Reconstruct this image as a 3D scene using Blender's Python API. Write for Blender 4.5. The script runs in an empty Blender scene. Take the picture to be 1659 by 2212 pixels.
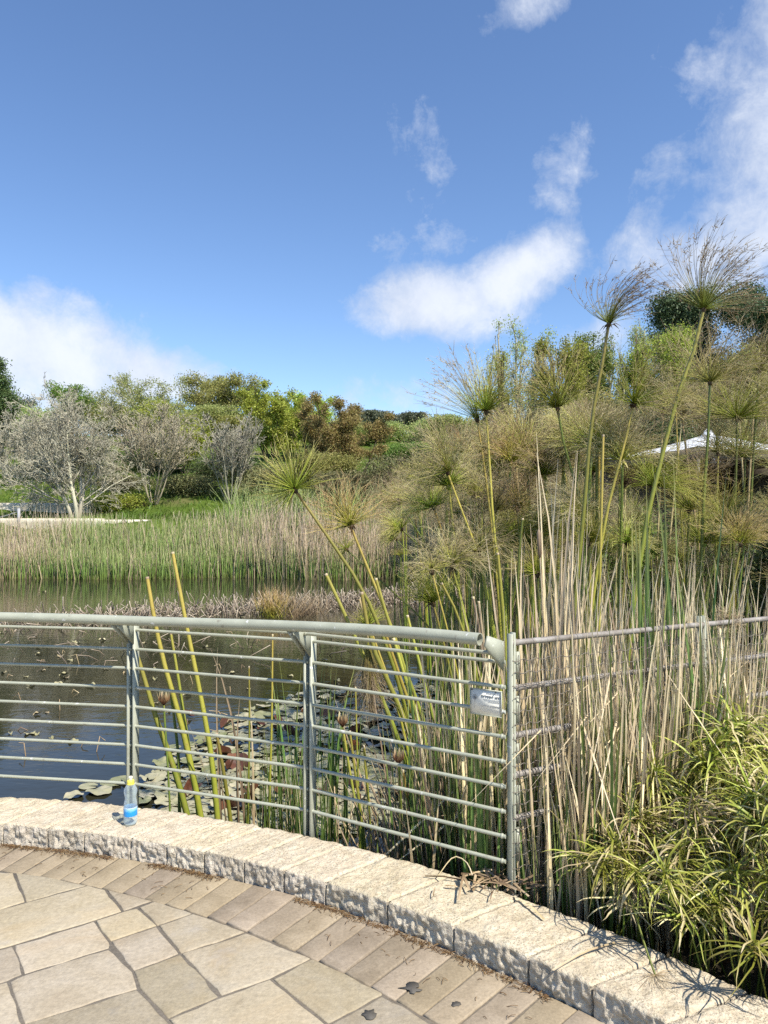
import bpy, math, random
import numpy as np
from mathutils import Vector

S = bpy.context.scene
COL = S.collection
R = math.radians
rng = np.random.default_rng(7)

# ---------------------------------------------------------------- camera, sky, sun, exposure
EYE = 1.58
PITCH = R(0.5)
cam_d = bpy.data.cameras.new("camera")
cam_d.sensor_fit = 'VERTICAL'; cam_d.sensor_height = 36.0; cam_d.lens = 26.0
cam_d.clip_start = 0.05; cam_d.clip_end = 3000
cam = bpy.data.objects.new("camera", cam_d); COL.objects.link(cam)
cam.location = (0, 0, EYE); cam.rotation_euler = (R(90) + PITCH, 0, 0)
S.camera = cam

SUN_EL, SUN_AZ = R(51), math.atan2(0.695, -0.72)        # azimuth from +Y towards +X
SUN_DIR = Vector((math.sin(SUN_AZ) * math.cos(SUN_EL), math.cos(SUN_AZ) * math.cos(SUN_EL), math.sin(SUN_EL)))
sun_d = bpy.data.lights.new("sun", 'SUN'); sun_d.energy = 5.0; sun_d.angle = R(0.53); sun_d.color = (1.0, 0.94, 0.84)
sun = bpy.data.objects.new("sun", sun_d); COL.objects.link(sun)
sun.rotation_euler = SUN_DIR.to_track_quat('Z', 'Y').to_euler()
S.view_settings.view_transform = 'Standard'; S.view_settings.look = 'None'
S.view_settings.exposure = 0.46; S.view_settings.gamma = 1.0
S.cycles.use_denoising = False
S.cycles.max_bounces = 8; S.cycles.diffuse_bounces = 1; S.cycles.glossy_bounces = 3
S.cycles.transmission_bounces = 8; S.cycles.caustics_reflective = False; S.cycles.caustics_refractive = False

F = 1597.0
def ray(px, py):
    a = (px - 829.5) / F; b = -(py - 1106.0) / F
    return np.array([a, math.cos(PITCH) - b * math.sin(PITCH), math.sin(PITCH) + b * math.cos(PITCH)])
def at(px, py, Y):                       # a point at distance Y in front of the viewer
    r = ray(px, py); return np.array([0, 0, EYE]) + r * (Y / r[1])
def on(px, py, z):                       # a point on the level z
    r = ray(px, py); return np.array([0, 0, EYE]) + r * ((z - EYE) / r[2])

class NT:
    def __init__(s, tree): s.t = tree; s.n = tree.nodes; s.l = tree.links
    def new(s, typ, **kw):
        n = s.n.new(typ)
        for k, v in kw.items():
            if k.startswith('i_'):
                key = k[2:]; n.inputs[int(key) if key.isdigit() else key.replace('_', ' ')].default_value = v
            else: setattr(n, k, v)
        return n
    def link(s, a, b): s.l.new(a, b)
    def math(s, op, a, b=None, c=None, clamp=False):
        n = s.n.new('ShaderNodeMath'); n.operation = op; n.use_clamp = clamp
        for i, v in enumerate((a, b, c)):
            if v is None: continue
            if isinstance(v, (int, float)): n.inputs[i].default_value = v
            else: s.l.new(v, n.inputs[i])
        return n.outputs[0]
    def ramp(s, fac, stops, interp='LINEAR'):
        n = s.n.new('ShaderNodeValToRGB'); cr = n.color_ramp; cr.interpolation = interp
        while len(cr.elements) < len(stops): cr.elements.new(0.5)
        for e, (p, c) in zip(cr.elements, stops):
            e.position = p; e.color = (*c[:3], 1) if not isinstance(c, (int, float)) else (c, c, c, 1)
        s.l.new(fac, n.inputs[0]); return n.outputs[0]
    def mix(s, fac, a, b, mode='MIX'):
        n = s.n.new('ShaderNodeMix'); n.data_type = 'RGBA'; n.blend_type = mode; n.clamp_factor = True
        for sock, v in ((n.inputs[0], fac), (n.inputs[6], a), (n.inputs[7], b)):
            if isinstance(v, (int, float)): sock.default_value = v
            elif isinstance(v, tuple): sock.default_value = (*v[:3], 1)
            else: s.l.new(v, sock)
        return n.outputs[2]
    def noise(s, scale, detail=4, rough=0.55, vec=None, dist=0.0, out=0):
        n = s.n.new('ShaderNodeTexNoise'); n.inputs['Scale'].default_value = scale
        n.inputs['Detail'].default_value = detail; n.inputs['Roughness'].default_value = rough
        n.inputs['Distortion'].default_value = dist
        if vec is not None: s.l.new(vec, n.inputs['Vector'])
        return n.outputs[out]

W = bpy.data.worlds.new("World"); S.world = W; W.use_nodes = True
w = NT(W.node_tree); w.n.clear()
sky = w.new('ShaderNodeTexSky', sky_type='NISHITA', sun_disc=False, sun_elevation=SUN_EL, sun_rotation=SUN_AZ,
            altitude=700.0, air_density=1.0, dust_density=0.25, ozone_density=2.2)
gen = w.new('ShaderNodeTexCoord').outputs['Generated']
sx = w.new('ShaderNodeSeparateXYZ'); w.link(gen, sx.inputs[0])
U = w.math('ARCTAN2', sx.outputs[0], sx.outputs[1]); V = w.math('ARCSINE', sx.outputs[2])
# clouds: (x, y, half width, half height, tilt, weight) in the picture's own angles
CL = [(70, 765, 350, 150, .25, 1.3), (320, 812, 220, 85, .1, 1.1), (10, 730, 190, 120, 0, 1.2),
      (955, 660, 230, 98, 0.0, 1.35), (1100, 605, 185, 92, -.45, 1.3), (1000, 545, 90, 80, -.5, .2),
      (1610, 510, 240, 130, -.35, 1.0), (1690, 350, 170, 200, -.3, .95), (1500, 360, 120, 80, -.5, .33), (1650, 80, 190, 110, -.6, .5),
      (1600, 200, 110, 110, -.6, .4), (1215, 370, 60, 105, .35, .30), (1160, -20, 125, 55, -.3, .6), (935, 310, 40, 70, -.4, .26),
      (845, 285, 55, 60, .5, .26), (850, 520, 70, 90, -.3, .12), (840, 865, 170, 65, 0, .62), (1300, 730, 110, 60, 0, .8), (1400, 560, 130, 90, -.6, .5),
      (1000, 190, 30, 30, 0, .25)]
dens = None
for (px, py, rx, ry, tl, k) in CL:
    d = ray(px, py); d = d / np.linalg.norm(d)
    u0, v0 = math.atan2(d[0], d[1]), math.asin(d[2])
    du = w.math('SUBTRACT', U, u0); dv = w.math('SUBTRACT', V, v0)
    c, s_ = math.cos(-tl), math.sin(-tl)
    a = w.math('ADD', w.math('MULTIPLY', du, c), w.math('MULTIPLY', dv, s_))
    b = w.math('SUBTRACT', w.math('MULTIPLY', dv, c), w.math('MULTIPLY', du, s_))
    a = w.math('MULTIPLY', a, F / rx); b = w.math('MULTIPLY', b, F / ry)
    q = w.math('ADD', w.math('MULTIPLY', a, a), w.math('MULTIPLY', b, b))
    q = w.math('MULTIPLY', w.math('SUBTRACT', 1.0, q), k)
    q = w.math('MAXIMUM', q, -1.0)
    dens = q if dens is None else w.math('SMOOTH_MAX', dens, q, 0.15)
n1 = w.noise(5.5, 9, .62, gen, .15); n2 = w.noise(15.0, 8, .66, gen, .35); n3 = w.noise(44.0, 6, .7, gen, .5)
nn = w.math('ADD', w.math('ADD', w.math('MULTIPLY', w.math('SUBTRACT', n1, .5), 2.2), w.math('MULTIPLY', w.math('SUBTRACT', n2, .5), 1.9)), w.math('MULTIPLY', w.math('SUBTRACT', n3, .5), .8))
mraw = w.math('ADD', w.math('SUBTRACT', w.math('MULTIPLY', dens, .95), .12), w.math('MULTIPLY', nn, w.math('SUBTRACT', .95, w.math('MULTIPLY', dens, .35))))
mask = w.math('MULTIPLY', w.ramp(mraw, [(0.02, 0.0), (0.30, .30), (0.75, .85), (1.0, 1.0)], 'LINEAR'), .93)
shade = w.noise(7.0, 6, .6, gen, .2)
ccol = w.ramp(w.math('ADD', w.math('MULTIPLY', w.math('MULTIPLY', mraw, .5), .5), w.math('MULTIPLY', shade, .7)),
              [(.35, (.50, .56, .68)), (.62, (.70, .74, .82)), (.85, (.80, .82, .86))])
# warm the haze at the horizon only through the sky model; the sky itself is nishita at a low strength
skyc = w.new('ShaderNodeHueSaturation', i_Saturation=1.10, i_Value=1.0, i_Hue=0.504); w.link(sky.outputs[0], skyc.inputs['Color'])
skys = w.mix(1.0, skyc.outputs[0], (.148, .148, .148), 'MULTIPLY')
bg = w.new('ShaderNodeBackground', i_Strength=1.0)
cl2 = w.mix(1.0, ccol, (.95, .95, .95), 'MULTIPLY')
w.link(w.mix(mask, skys, cl2), bg.inputs[0])
wo = w.new('ShaderNodeOutputWorld'); w.link(bg.outputs[0], wo.inputs[0])

# ---------------------------------------------------------------- mesh helpers
def nrm(v): return v / np.maximum(np.linalg.norm(v, axis=-1, keepdims=True), 1e-9)

class MB:
    def __init__(s): s.v = []; s.q = []; s.t = []; s.a = []; s.qm = []; s.tm = []; s.n = 0
    def add(s, v, q=None, t=None, att=None, mi=0):
        v = np.asarray(v, float).reshape(-1, 3)
        if att is None: att = np.zeros((len(v), 3))
        s.v.append(v); s.a.append(np.asarray(att, float).reshape(-1, 3))
        if q is not None and len(q): q = np.asarray(q, np.int64).reshape(-1, 4); s.q.append(q + s.n); s.qm.append(np.full(len(q), mi))
        if t is not None and len(t): t = np.asarray(t, np.int64).reshape(-1, 3); s.t.append(t + s.n); s.tm.append(np.full(len(t), mi))
        s.n += len(v)
    def mesh(s, name, mats, origin=(0, 0, 0), smooth=False):
        me = bpy.data.meshes.new(name)
        v = np.concatenate(s.v) - np.asarray(origin, float); a = np.concatenate(s.a)
        q = np.concatenate(s.q) if s.q else np.zeros((0, 4), int); t = np.concatenate(s.t) if s.t else np.zeros((0, 3), int)
        me.vertices.add(len(v)); me.vertices.foreach_set('co', v.astype(np.float32).ravel())
        me.loops.add(q.size + t.size); me.loops.foreach_set('vertex_index', np.concatenate([q.ravel(), t.ravel()]).astype(np.int32))
        me.polygons.add(len(q) + len(t))
        st = np.concatenate([np.arange(len(q)) * 4, q.size + np.arange(len(t)) * 3]).astype(np.int32)
        me.polygons.foreach_set('loop_start', st)
        mi = np.concatenate((s.qm if s.qm else []) + (s.tm if s.tm else [])).astype(np.int32)
        if mi.max() > 0: me.polygons.foreach_set('material_index', mi)
        if smooth: me.polygons.foreach_set('use_smooth', np.ones(len(mi), bool))
        for m in (mats if isinstance(mats, (list, tuple)) else [mats]): me.materials.append(m)
        at_ = me.attributes.new('att', 'FLOAT_COLOR', 'POINT')
        at_.data.foreach_set('color', np.c_[a, np.ones(len(a))].astype(np.float32).ravel())
        me.update(calc_edges=True); me.validate()
        return me
    def build(s, name, mats, parent=None, origin=(0, 0, 0), smooth=False):
        if parent is not None and tuple(origin) == (0, 0, 0): origin = tuple(parent.get('_o', (0, 0, 0)))
        o = bpy.data.objects.new(name, s.mesh(name, mats, origin, smooth)); COL.objects.link(o)
        if parent is not None: o.parent = parent
        else: o.location = origin
        return o

def tag(o, label, cat, group=None):
    o['label'] = label; o['category'] = cat
    if group: o['group'] = group
    return o
def kind(o, k): o['kind'] = k; return o
ORG = {}
def thing(name, loc, label, cat, group=None):
    o = bpy.data.objects.new(name, None); o.empty_display_size = 0.1; COL.objects.link(o); o.location = tuple(map(float, loc))
    o['_o'] = [float(x) for x in loc]
    return tag(o, label, cat, group)
KIDS = {}
def child(mb, name, mats, root, smooth=False):
    o = mb.build(name, mats, root, tuple(root['_o']), smooth); KIDS.setdefault(root.name, []).append(o); return o
def copy_thing(root, loc, rz=0.0, scale=1.0, label=None, group=None, tilt=(0, 0)):
    c = root.copy(); COL.objects.link(c); c.location = tuple(map(float, loc)); c.rotation_euler = (tilt[0], tilt[1], rz)
    c.scale = (scale, scale, scale) if isinstance(scale, (int, float)) else scale
    if label: c['label'] = label
    if group: c['group'] = group
    for ch in KIDS.get(root.name, []):
        d = ch.copy(); COL.objects.link(d); d.parent = c
    return c

def frames(P):
    T = nrm(np.gradient(P, axis=1)); m = nrm(T.mean(axis=1))
    ref = np.where(np.abs(m[:, 2:3]) > .8, np.array([[1., 0, 0]]), np.array([[0, 0, 1.]]))
    Sd = nrm(np.cross(T, ref[:, None, :])); B = np.cross(T, Sd); return T, Sd, B
def tubes(mb, P, Rd, n=3, t=None, g=None, h=None, cap=False, mi=0):
    P = np.asarray(P, float); N, K = P.shape[:2]
    Rd = np.broadcast_to(np.asarray(Rd, float), (N, K)); T, Sd, B = frames(P)
    a = np.arange(n) * 2 * math.pi / n
    V_ = P[:, :, None] + Rd[:, :, None, None] * (np.cos(a)[None, None, :, None] * Sd[:, :, None] + np.sin(a)[None, None, :, None] * B[:, :, None])
    t = np.linspace(0, 1, K)[None] if t is None else np.asarray(t, float)
    t = np.broadcast_to(t, (N, K)); g = rng.random(N) if g is None else np.broadcast_to(np.asarray(g, float), (N,))
    h = np.zeros(N) if h is None else np.broadcast_to(np.asarray(h, float), (N,))
    A = np.stack([np.broadcast_to(t[:, :, None], (N, K, n)), np.broadcast_to(g[:, None, None], (N, K, n)), np.broadcast_to(h[:, None, None], (N, K, n))], -1)
    i = np.arange(N)[:, None, None] * K * n; k = np.arange(K - 1)[None, :, None] * n; j = np.arange(n)[None, None, :]; j2 = (j + 1) % n
    q = np.stack([i + k + j, i + k + j2, i + k + n + j2, i + k + n + j], -1).reshape(-1, 4)
    mb.add(V_, q, None, A, mi)
    if cap:
        for e, fl in ((0, True), (K - 1, False)):
            base = mb.n
            ring = V_[:, e]; c = P[:, e][:, None]
            vv = np.concatenate([ring, c], 1); at2 = np.zeros((N, n + 1, 3)); at2[..., 0] = t[:, e][:, None]; at2[..., 1] = g[:, None]; at2[..., 2] = h[:, None]
            ii = np.arange(N)[:, None] * (n + 1); jj = np.arange(n)[None]
            a1, a2 = ii + jj, ii + (jj + 1) % n
            tr = np.stack([a2 if not fl else a1, a1 if not fl else a2, np.broadcast_to(ii + n, a1.shape)], -1)[..., ::-1].reshape(-1, 3)
            mb.add(vv, None, tr, at2, mi)
def ribbons(mb, P, Wd, side=None, fold=0.0, t=None, g=None, h=None, mi=0):
    P = np.asarray(P, float); N, K = P.shape[:2]; Wd = np.broadcast_to(np.asarray(Wd, float), (N, K))
    T = nrm(np.gradient(P, axis=1))
    if side is None: side = nrm(rng.normal(size=(N, 3)) * np.array([1, 1, .3]))
    side = np.asarray(side, float)
    sd = side[:, None, :] if side.ndim == 2 else side
    Sd = nrm(sd - (sd * T).sum(-1, keepdims=True) * T); Nn = np.cross(T, Sd)
    mid = P + Nn * Wd[..., None] * fold
    V_ = np.stack([P - Sd * Wd[..., None] * .5, mid, P + Sd * Wd[..., None] * .5], 2)
    t = np.linspace(0, 1, K)[None] if t is None else np.asarray(t, float); t = np.broadcast_to(t, (N, K))
    g = rng.random(N) if g is None else np.broadcast_to(np.asarray(g, float), (N,)); h = np.zeros(N) if h is None else np.broadcast_to(np.asarray(h, float), (N,))
    A = np.stack([np.broadcast_to(t[:, :, None], (N, K, 3)), np.broadcast_to(g[:, None, None], (N, K, 3)), np.broadcast_to(h[:, None, None], (N, K, 3))], -1)
    i = np.arange(N)[:, None, None] * K * 3; k = np.arange(K - 1)[None, :, None] * 3; j = np.arange(2)[None, None, :]
    q = np.stack([i + k + j, i + k + j + 1, i + k + 3 + j + 1, i + k + 3 + j], -1).reshape(-1, 4)
    mb.add(V_, q, None, A, mi)
def cards(mb, C, size, t=None, g=None, asp=1.6, up=0.0):
    N = len(C); a = nrm(rng.normal(size=(N, 3)) + np.array([0, 0, up])); b = nrm(np.cross(a, rng.normal(size=(N, 3))))
    s = np.broadcast_to(size, (N,))[:, None]
    V_ = np.stack([C - a * s * asp * .5, C + b * s * .5, C + a * s * asp * .5, C - b * s * .5], 1)
    t = rng.random(N) if t is None else t; g = rng.random(N) if g is None else g
    A = np.repeat(np.stack([t, g, np.zeros(N)], -1)[:, None], 4, 1)
    mb.add(V_, np.arange(N * 4).reshape(-1, 4), None, A)
def box(mb, c, ax, ay, az, mi=0, att=(0, 0, 0)):
    c, ax, ay, az = (np.asarray(x, float) for x in (c, ax, ay, az))
    V_ = [c + sx_ * ax + sy * ay + sz * az for sz in (-1, 1) for sy in (-1, 1) for sx_ in (-1, 1)]
    mb.add(V_, [(0, 2, 3, 1), (4, 5, 7, 6), (0, 1, 5, 4), (2, 6, 7, 3), (0, 4, 6, 2), (1, 3, 7, 5)], None, np.tile(att, (8, 1)), mi)
def prism(mb, poly, d, mi=0, att=(0, 0, 0)):
    poly = np.asarray(poly, float); n = len(poly); d = np.asarray(d, float)
    V_ = np.concatenate([poly, poly + d, [poly.mean(0)], [poly.mean(0) + d]]); j = np.arange(n); k = (j + 1) % n
    q = np.stack([j, k, k + n, j + n], -1)
    t = np.concatenate([np.stack([k, j, np.full(n, 2 * n)], -1), np.stack([j + n, k + n, np.full(n, 2 * n + 1)], -1)])
    mb.add(V_, q, t, np.tile(att, (len(V_), 1)), mi)
def lathe(mb, prof, c, n=24, mi=0, t=None):
    prof = np.asarray(prof, float); K = len(prof); a = np.arange(n) * 2 * math.pi / n; c = np.asarray(c, float)
    V_ = np.stack([prof[:, None, 0] * np.cos(a), prof[:, None, 0] * np.sin(a), np.broadcast_to(prof[:, None, 1], (K, n))], -1) + c
    k = np.arange(K - 1)[:, None] * n; j = np.arange(n)[None]; j2 = (j + 1) % n
    A = np.zeros((K, n, 3)); A[..., 0] = np.linspace(0, 1, K)[:, None]
    mb.add(V_, np.stack([k + j, k + j2, k + n + j2, k + n + j], -1).reshape(-1, 4), None, A, mi)

def vnoise(P, f, seed=0):
    P = np.asarray(P, float) * f; i = np.floor(P).astype(np.int64); fr = P - i; fr = fr * fr * (3 - 2 * fr); out = 0
    for dx in (0, 1):
        for dy in (0, 1):
            for dz in (0, 1):
                h = (i[..., 0] + dx) * 374761393 + (i[..., 1] + dy) * 668265263 + (i[..., 2] + dz) * 2147483647 + seed * 1274126177
                h = (h ^ (h >> 13)) * 1274126177; h = h ^ (h >> 16); r = (h & 0xffff) / 65535.0
                wgt = (fr[..., 0] if dx else 1 - fr[..., 0]) * (fr[..., 1] if dy else 1 - fr[..., 1]) * (fr[..., 2] if dz else 1 - fr[..., 2])
                out = out + r * wgt
    return out - .5
def spline(pts, K):
    pts = np.asarray(pts, float); n = len(pts)
    if n == 2: return pts[0] + (pts[1] - pts[0]) * np.linspace(0, 1, K)[:, None]
    L = np.r_[0, np.cumsum(np.linalg.norm(np.diff(pts, axis=0), axis=1))]; m = np.gradient(pts, L, axis=0)
    out = []
    for s in np.linspace(0, L[-1], K):
        i = min(np.searchsorted(L, s, 'right') - 1, n - 2); hh = L[i + 1] - L[i]; x = (s - L[i]) / hh
        out.append((2 * x**3 - 3 * x**2 + 1) * pts[i] + (x**3 - 2 * x**2 + x) * hh * m[i] + (-2 * x**3 + 3 * x**2) * pts[i + 1] + (x**3 - x**2) * hh * m[i + 1])
    return np.array(out)

# ---------------------------------------------------------------- materials
def base_mat(name):
    m = bpy.data.materials.new(name); m.use_nodes = True; t = NT(m.node_tree); t.n.clear()
    out = t.new('ShaderNodeOutputMaterial'); p = t.new('ShaderNodeBsdfPrincipled'); t.link(p.outputs[0], out.inputs[0])
    return m, t, p, out
def plant_mat(name, stops, var=.25, transl=.3, rough=.5, hue=.02, spec=.3, gsplit=None):
    """t along the blade picks the colour; g (one number a blade) varies it, and gsplit gives some blades a second set of colours"""
    m, t, p, out = base_mat(name)
    a = t.new('ShaderNodeAttribute', attribute_name='att'); sp = t.new('ShaderNodeSeparateColor'); t.link(a.outputs['Color'], sp.inputs[0])
    oi = t.new('ShaderNodeObjectInfo').outputs['Random']
    c = t.ramp(sp.outputs[0], stops)
    oc = t.new('ShaderNodeTexCoord').outputs['Object']; bl = t.noise(22, 4, .65, oc, .5)
    if name.startswith('papyrus_stem'):
        mp = t.new('ShaderNodeMapping', i_Scale=(1, 1, .35)); t.link(oc, mp.inputs[0]); b2 = t.noise(30, 5, .65, mp.outputs[0], .6)
        c = t.mix(t.ramp(b2, [(.55, 0.0), (.72, .75)]), c, (.34, .25, .07)); c = t.mix(t.ramp(bl, [(.60, 0.0), (.72, .6)]), c, (.12, .085, .03))
    c = t.mix(.35, c, t.ramp(bl, [(.3, .32), (.7, .68)]), 'OVERLAY')
    if gsplit:
        th, stops2 = gsplit; c2 = t.ramp(sp.outputs[0], stops2)
        gg = t.math('FRACT', t.math('MULTIPLY', sp.outputs[1], 7.31))
        c = t.mix(t.math('SMOOTHSTEP' if False else 'GREATER_THAN', gg, th), c, c2)
    hs = t.new('ShaderNodeHueSaturation'); t.link(c, hs.inputs['Color'])
    t.link(t.math('MULTIPLY', t.math('ADD', 1 - var, t.math('MULTIPLY', sp.outputs[1], 2 * var)), t.math('ADD', .80, t.math('MULTIPLY', oi, .40))), hs.inputs['Value'])
    t.link(t.math('ADD', .5 - hue, t.math('MULTIPLY', t.math('ADD', oi, sp.outputs[1]), hue)), hs.inputs['Hue'])
    t.link(hs.outputs[0], p.inputs['Base Color']); p.inputs['Roughness'].default_value = rough; p.inputs['Specular IOR Level'].default_value = spec
    if transl:
        tr = t.new('ShaderNodeBsdfTranslucent'); t.link(hs.outputs[0], tr.inputs[0]); mx = t.new('ShaderNodeMixShader', i_0=transl)
        t.link(p.outputs[0], mx.inputs[1]); t.link(tr.outputs[0], mx.inputs[2]); t.link(mx.outputs[0], out.inputs[0])
    return m
def stone_mat(name, cols, sc=6.0, fine=60.0, bump=.4, bdist=.01, rough=.85, var=.18, pits=0.0, spec=.25):
    m, t, p, out = base_mat(name)
    pos = t.new('ShaderNodeNewGeometry').outputs['Position']
    a = t.new('ShaderNodeAttribute', attribute_name='att'); sp = t.new('ShaderNodeSeparateColor'); t.link(a.outputs['Color'], sp.inputs[0])
    n = t.noise(sc, 6, .62, pos, .6); f = t.noise(fine, 4, .7, pos)
    c = t.ramp(n, [(.25 + .5 * i / (len(cols) - 1), cc) for i, cc in enumerate(cols)])
    c = t.mix(.5, c, t.ramp(f, [(.3, .33), (.7, .68)]), 'OVERLAY')
    if spec == .26: c = t.mix(t.ramp(t.noise(2.2, 5, .6, pos, 1.0), [(.54, 0.0), (.70, .35)]), c, (.40, .29, .16)); c = t.mix(t.ramp(t.noise(3.1, 5, .65, pos, .8), [(.56, 0.0), (.70, .5)]), c, (.36, .33, .29))
    if pits:
        vo = t.new('ShaderNodeTexVoronoi', i_Scale=95.0); t.link(pos, vo.inputs['Vector'])
        pm = t.math('MULTIPLY', t.math('LESS_THAN', vo.outputs['Distance'], .36), t.math('GREATER_THAN', t.noise(13, 3, .6, pos), .47))
        c = t.mix(t.math('MULTIPLY', pm, pits), c, (.26, .21, .13))
    hs = t.new('ShaderNodeHueSaturation'); t.link(c, hs.inputs['Color'])
    t.link(t.math('ADD', 1 - var, t.math('MULTIPLY', sp.outputs[1], 2 * var)), hs.inputs['Value'])
    t.link(t.math('ADD', .495, t.math('MULTIPLY', sp.outputs[2], .01)), hs.inputs['Hue'])
    t.link(t.math('ADD', .92, t.math('MULTIPLY', sp.outputs[2], .16)), hs.inputs['Saturation'])
    t.link(hs.outputs[0], p.inputs['Base Color']); p.inputs['Roughness'].default_value = rough; p.inputs['Specular IOR Level'].default_value = spec
    b = t.new('ShaderNodeBump', i_Strength=bump, i_Distance=bdist)
    hgt = t.math('ADD', t.math('MULTIPLY', t.noise(fine * .45, 5, .7, pos), 1.0), t.math('MULTIPLY', n, .6))
    t.link(hgt, b.inputs['Height']); t.link(b.outputs[0], p.inputs['Normal'])
    return m
def flat_mat(name, col, rough=.5, metal=0.0, spec=.4, var=.08, sc=20, bump=0.0):
    m, t, p, out = base_mat(name); pos = t.new('ShaderNodeTexCoord').outputs['Object']
    n = t.noise(sc, 4, .6, pos)
    c = t.mix(1.0, col, t.ramp(n, [(.2, 1 - 2 * var), (.8, 1.0 + 0 * var)]), 'MULTIPLY')
    t.link(c, p.inputs['Base Color']); p.inputs['Roughness'].default_value = rough; p.inputs['Metallic'].default_value = metal; p.inputs['Specular IOR Level'].default_value = spec
    if bump:
        b = t.new('ShaderNodeBump', i_Strength=bump, i_Distance=.002); t.link(t.noise(sc * 4, 3, .6, pos), b.inputs['Height']); t.link(b.outputs[0], p.inputs['Normal'])
    return m

G_ = (.115, .15, .022); YG = (.25, .27, .04); TAN = (.47, .36, .20); STRAW = (.60, .49, .31); DRY = (.36, .28, .18); BRN = (.06, .037, .02)
M = {}
M['kerb'] = stone_mat('kerb_limestone', [(.46, .38, .25), (.61, .52, .37), (.68, .60, .45)], 11, 75, 1.0, .014, .9, .06, .55)
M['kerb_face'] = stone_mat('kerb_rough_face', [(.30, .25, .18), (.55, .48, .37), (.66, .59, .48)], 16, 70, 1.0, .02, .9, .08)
M['flag'] = stone_mat('flagstone', [(.29, .235, .155), (.365, .305, .21), (.40, .34, .245), (.355, .31, .235)], 4.5, 55, .55, .009, .75, .15, spec=.26)
M['paver'] = stone_mat('border_paver', [(.225, .178, .118), (.305, .245, .168), (.36, .295, .21)], 7, 90, .4, .005, .85, .14)
M['mortar'] = stone_mat('mortar', [(.215, .182, .135), (.275, .236, .178)], 12, 90, .5, .006, .95, .0)
M['wall'] = stone_mat('far_limestone', [(.52, .45, .32), (.68, .61, .46), (.74, .68, .55)], 3, 14, .6, .05, .9, .12)
M['papyrus_stem'] = plant_mat('papyrus_stem', [(0, (.20, .25, .035)), (.5, (.24, .285, .04)), (.85, (.30, .29, .05)), (1, (.34, .29, .06))], .18, 0.0, .38, .025, .45, )
M['papyrus_stem_dark'] = plant_mat('papyrus_stem_dark', [(0, (.13, .17, .03)), (1, (.13, .16, .03))], .2, 0.0, .4, .02, .4)
M['papyrus_stem_yellow'] = plant_mat('papyrus_stem_yellow', [(0, (.23, .29, .035)), (.45, (.33, .34, .045)), (1, (.46, .34, .08))], .15, 0.0, .38, .02, .45)
M['papyrus_stem_dry'] = plant_mat('papyrus_stem_dry', [(0, (.36, .30, .15)), (1, (.45, .34, .18))], .25, 0.0, .6, .02, .2)
M['u_fresh'] = plant_mat('umbel_fresh', [(0, (0.216, 0.270, 0.027)), (.5, (0.351, 0.392, 0.054)), (1, (0.567, 0.486, 0.135))], .3, .12, .5, .03)
M['u_green'] = plant_mat('umbel_green', [(0, (.24, .32, .03)), (.45, (.38, .40, .06)), (.8, (.52, .45, .15)), (1, (.58, .47, .24))], .35, .12, .5, .03)
M['u_wind'] = plant_mat('umbel_wind', [(0, (.27, .35, .045)), (.25, (.30, .33, .08)), (.6, (.36, .28, .14)), (1, (.48, .37, .2))], .3, .2, .5, .02)
M['u_tan'] = plant_mat('umbel_tan', [(0, (.28, .30, .04)), (.3, (.38, .34, .08)), (.7, (.44, .345, .16)), (1, (.48, .39, .24))], .35, .12, .55, .03)
M['u_dry'] = plant_mat('umbel_dry', [(0, (.30, .25, .09)), (.5, (.43, .34, .17)), (1, (.54, .43, .26))], .45, .1, .6, .03)
M['u_orange'] = plant_mat('umbel_orange', [(0, (.28, .31, .03)), (.4, (.42, .36, .07)), (.75, (.54, .38, .15)), (1, (.54, .38, .2))], .35, .12, .55, .03)
M['bract'] = plant_mat('papyrus_bract', [(0, (.05, .03, .012)), (1, (.12, .08, .03))], .3, 0, .6)
M['cat_green'] = plant_mat('cattail_green', [(0, (.14, .19, .035)), (.7, (.14, .235, .06)), (1, (.34, .32, .11))], .25, .22, .4, .02, .4)
M['cat_dry'] = plant_mat('cattail_dry', [(0, (.50, .39, .22)), (.6, (.72, .57, .35)), (1, (.76, .63, .43))], .28, .2, .55, .02, .25)
M['cat_dead'] = plant_mat('cattail_dead', [(0, (0.208, 0.143, 0.078)), (.6, (0.442, 0.325, 0.195)), (1, (0.546, 0.429, 0.273))], .35, .15, .6, .02, .2)
M['sedge'] = plant_mat('sedge_leaf', [(0, (.17, .21, .025)), (.4, (.30, .33, .045)), (.8, (.50, .48, .11)), (1, (.62, .50, .22))], .3, .25, .42, .03, .4,
                       gsplit=(.68, [(0, (.36, .33, .08)), (.4, (.70, .60, .28)), (1, (.80, .67, .42))]))
M['sedge_dry'] = plant_mat('sedge_dry_leaf', [(0, (.40, .33, .14)), (.5, (.52, .42, .24)), (1, (.42, .31, .19))], .3, .2, .5, .03, .35)
M['sedge_stem'] = plant_mat('sedge_stem', [(0, (.13, .16, .025)), (.6, (.17, .20, .03)), (1, (.22, .23, .04))], .3, .0, .45, .03)
M['reed_far'] = plant_mat('far_reed_blades', [(0, (.17, .19, .045)), (.35, (.22, .31, .075)), (.75, (.30, .37, .12)), (1, (.45, .43, .2))], .3, .2, .5, .02)
M['reed_far_dry'] = plant_mat('far_reed_dry', [(0, (.34, .28, .15)), (.35, (.52, .41, .26)), (1, (.72, .57, .41))], .3, .2, .6, .02)
M['stubble'] = plant_mat('stubble', [(0, (.10, .08, .05)), (.6, (.34, .27, .19)), (1, (.52, .44, .33))], .4, 0, .7)
M['bark_white'] = plant_mat('bark_white', [(0, (.36, .32, .23)), (.25, (.58, .54, .40)), (1, (.57, .54, .37))], .22, 0, .7)
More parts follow.
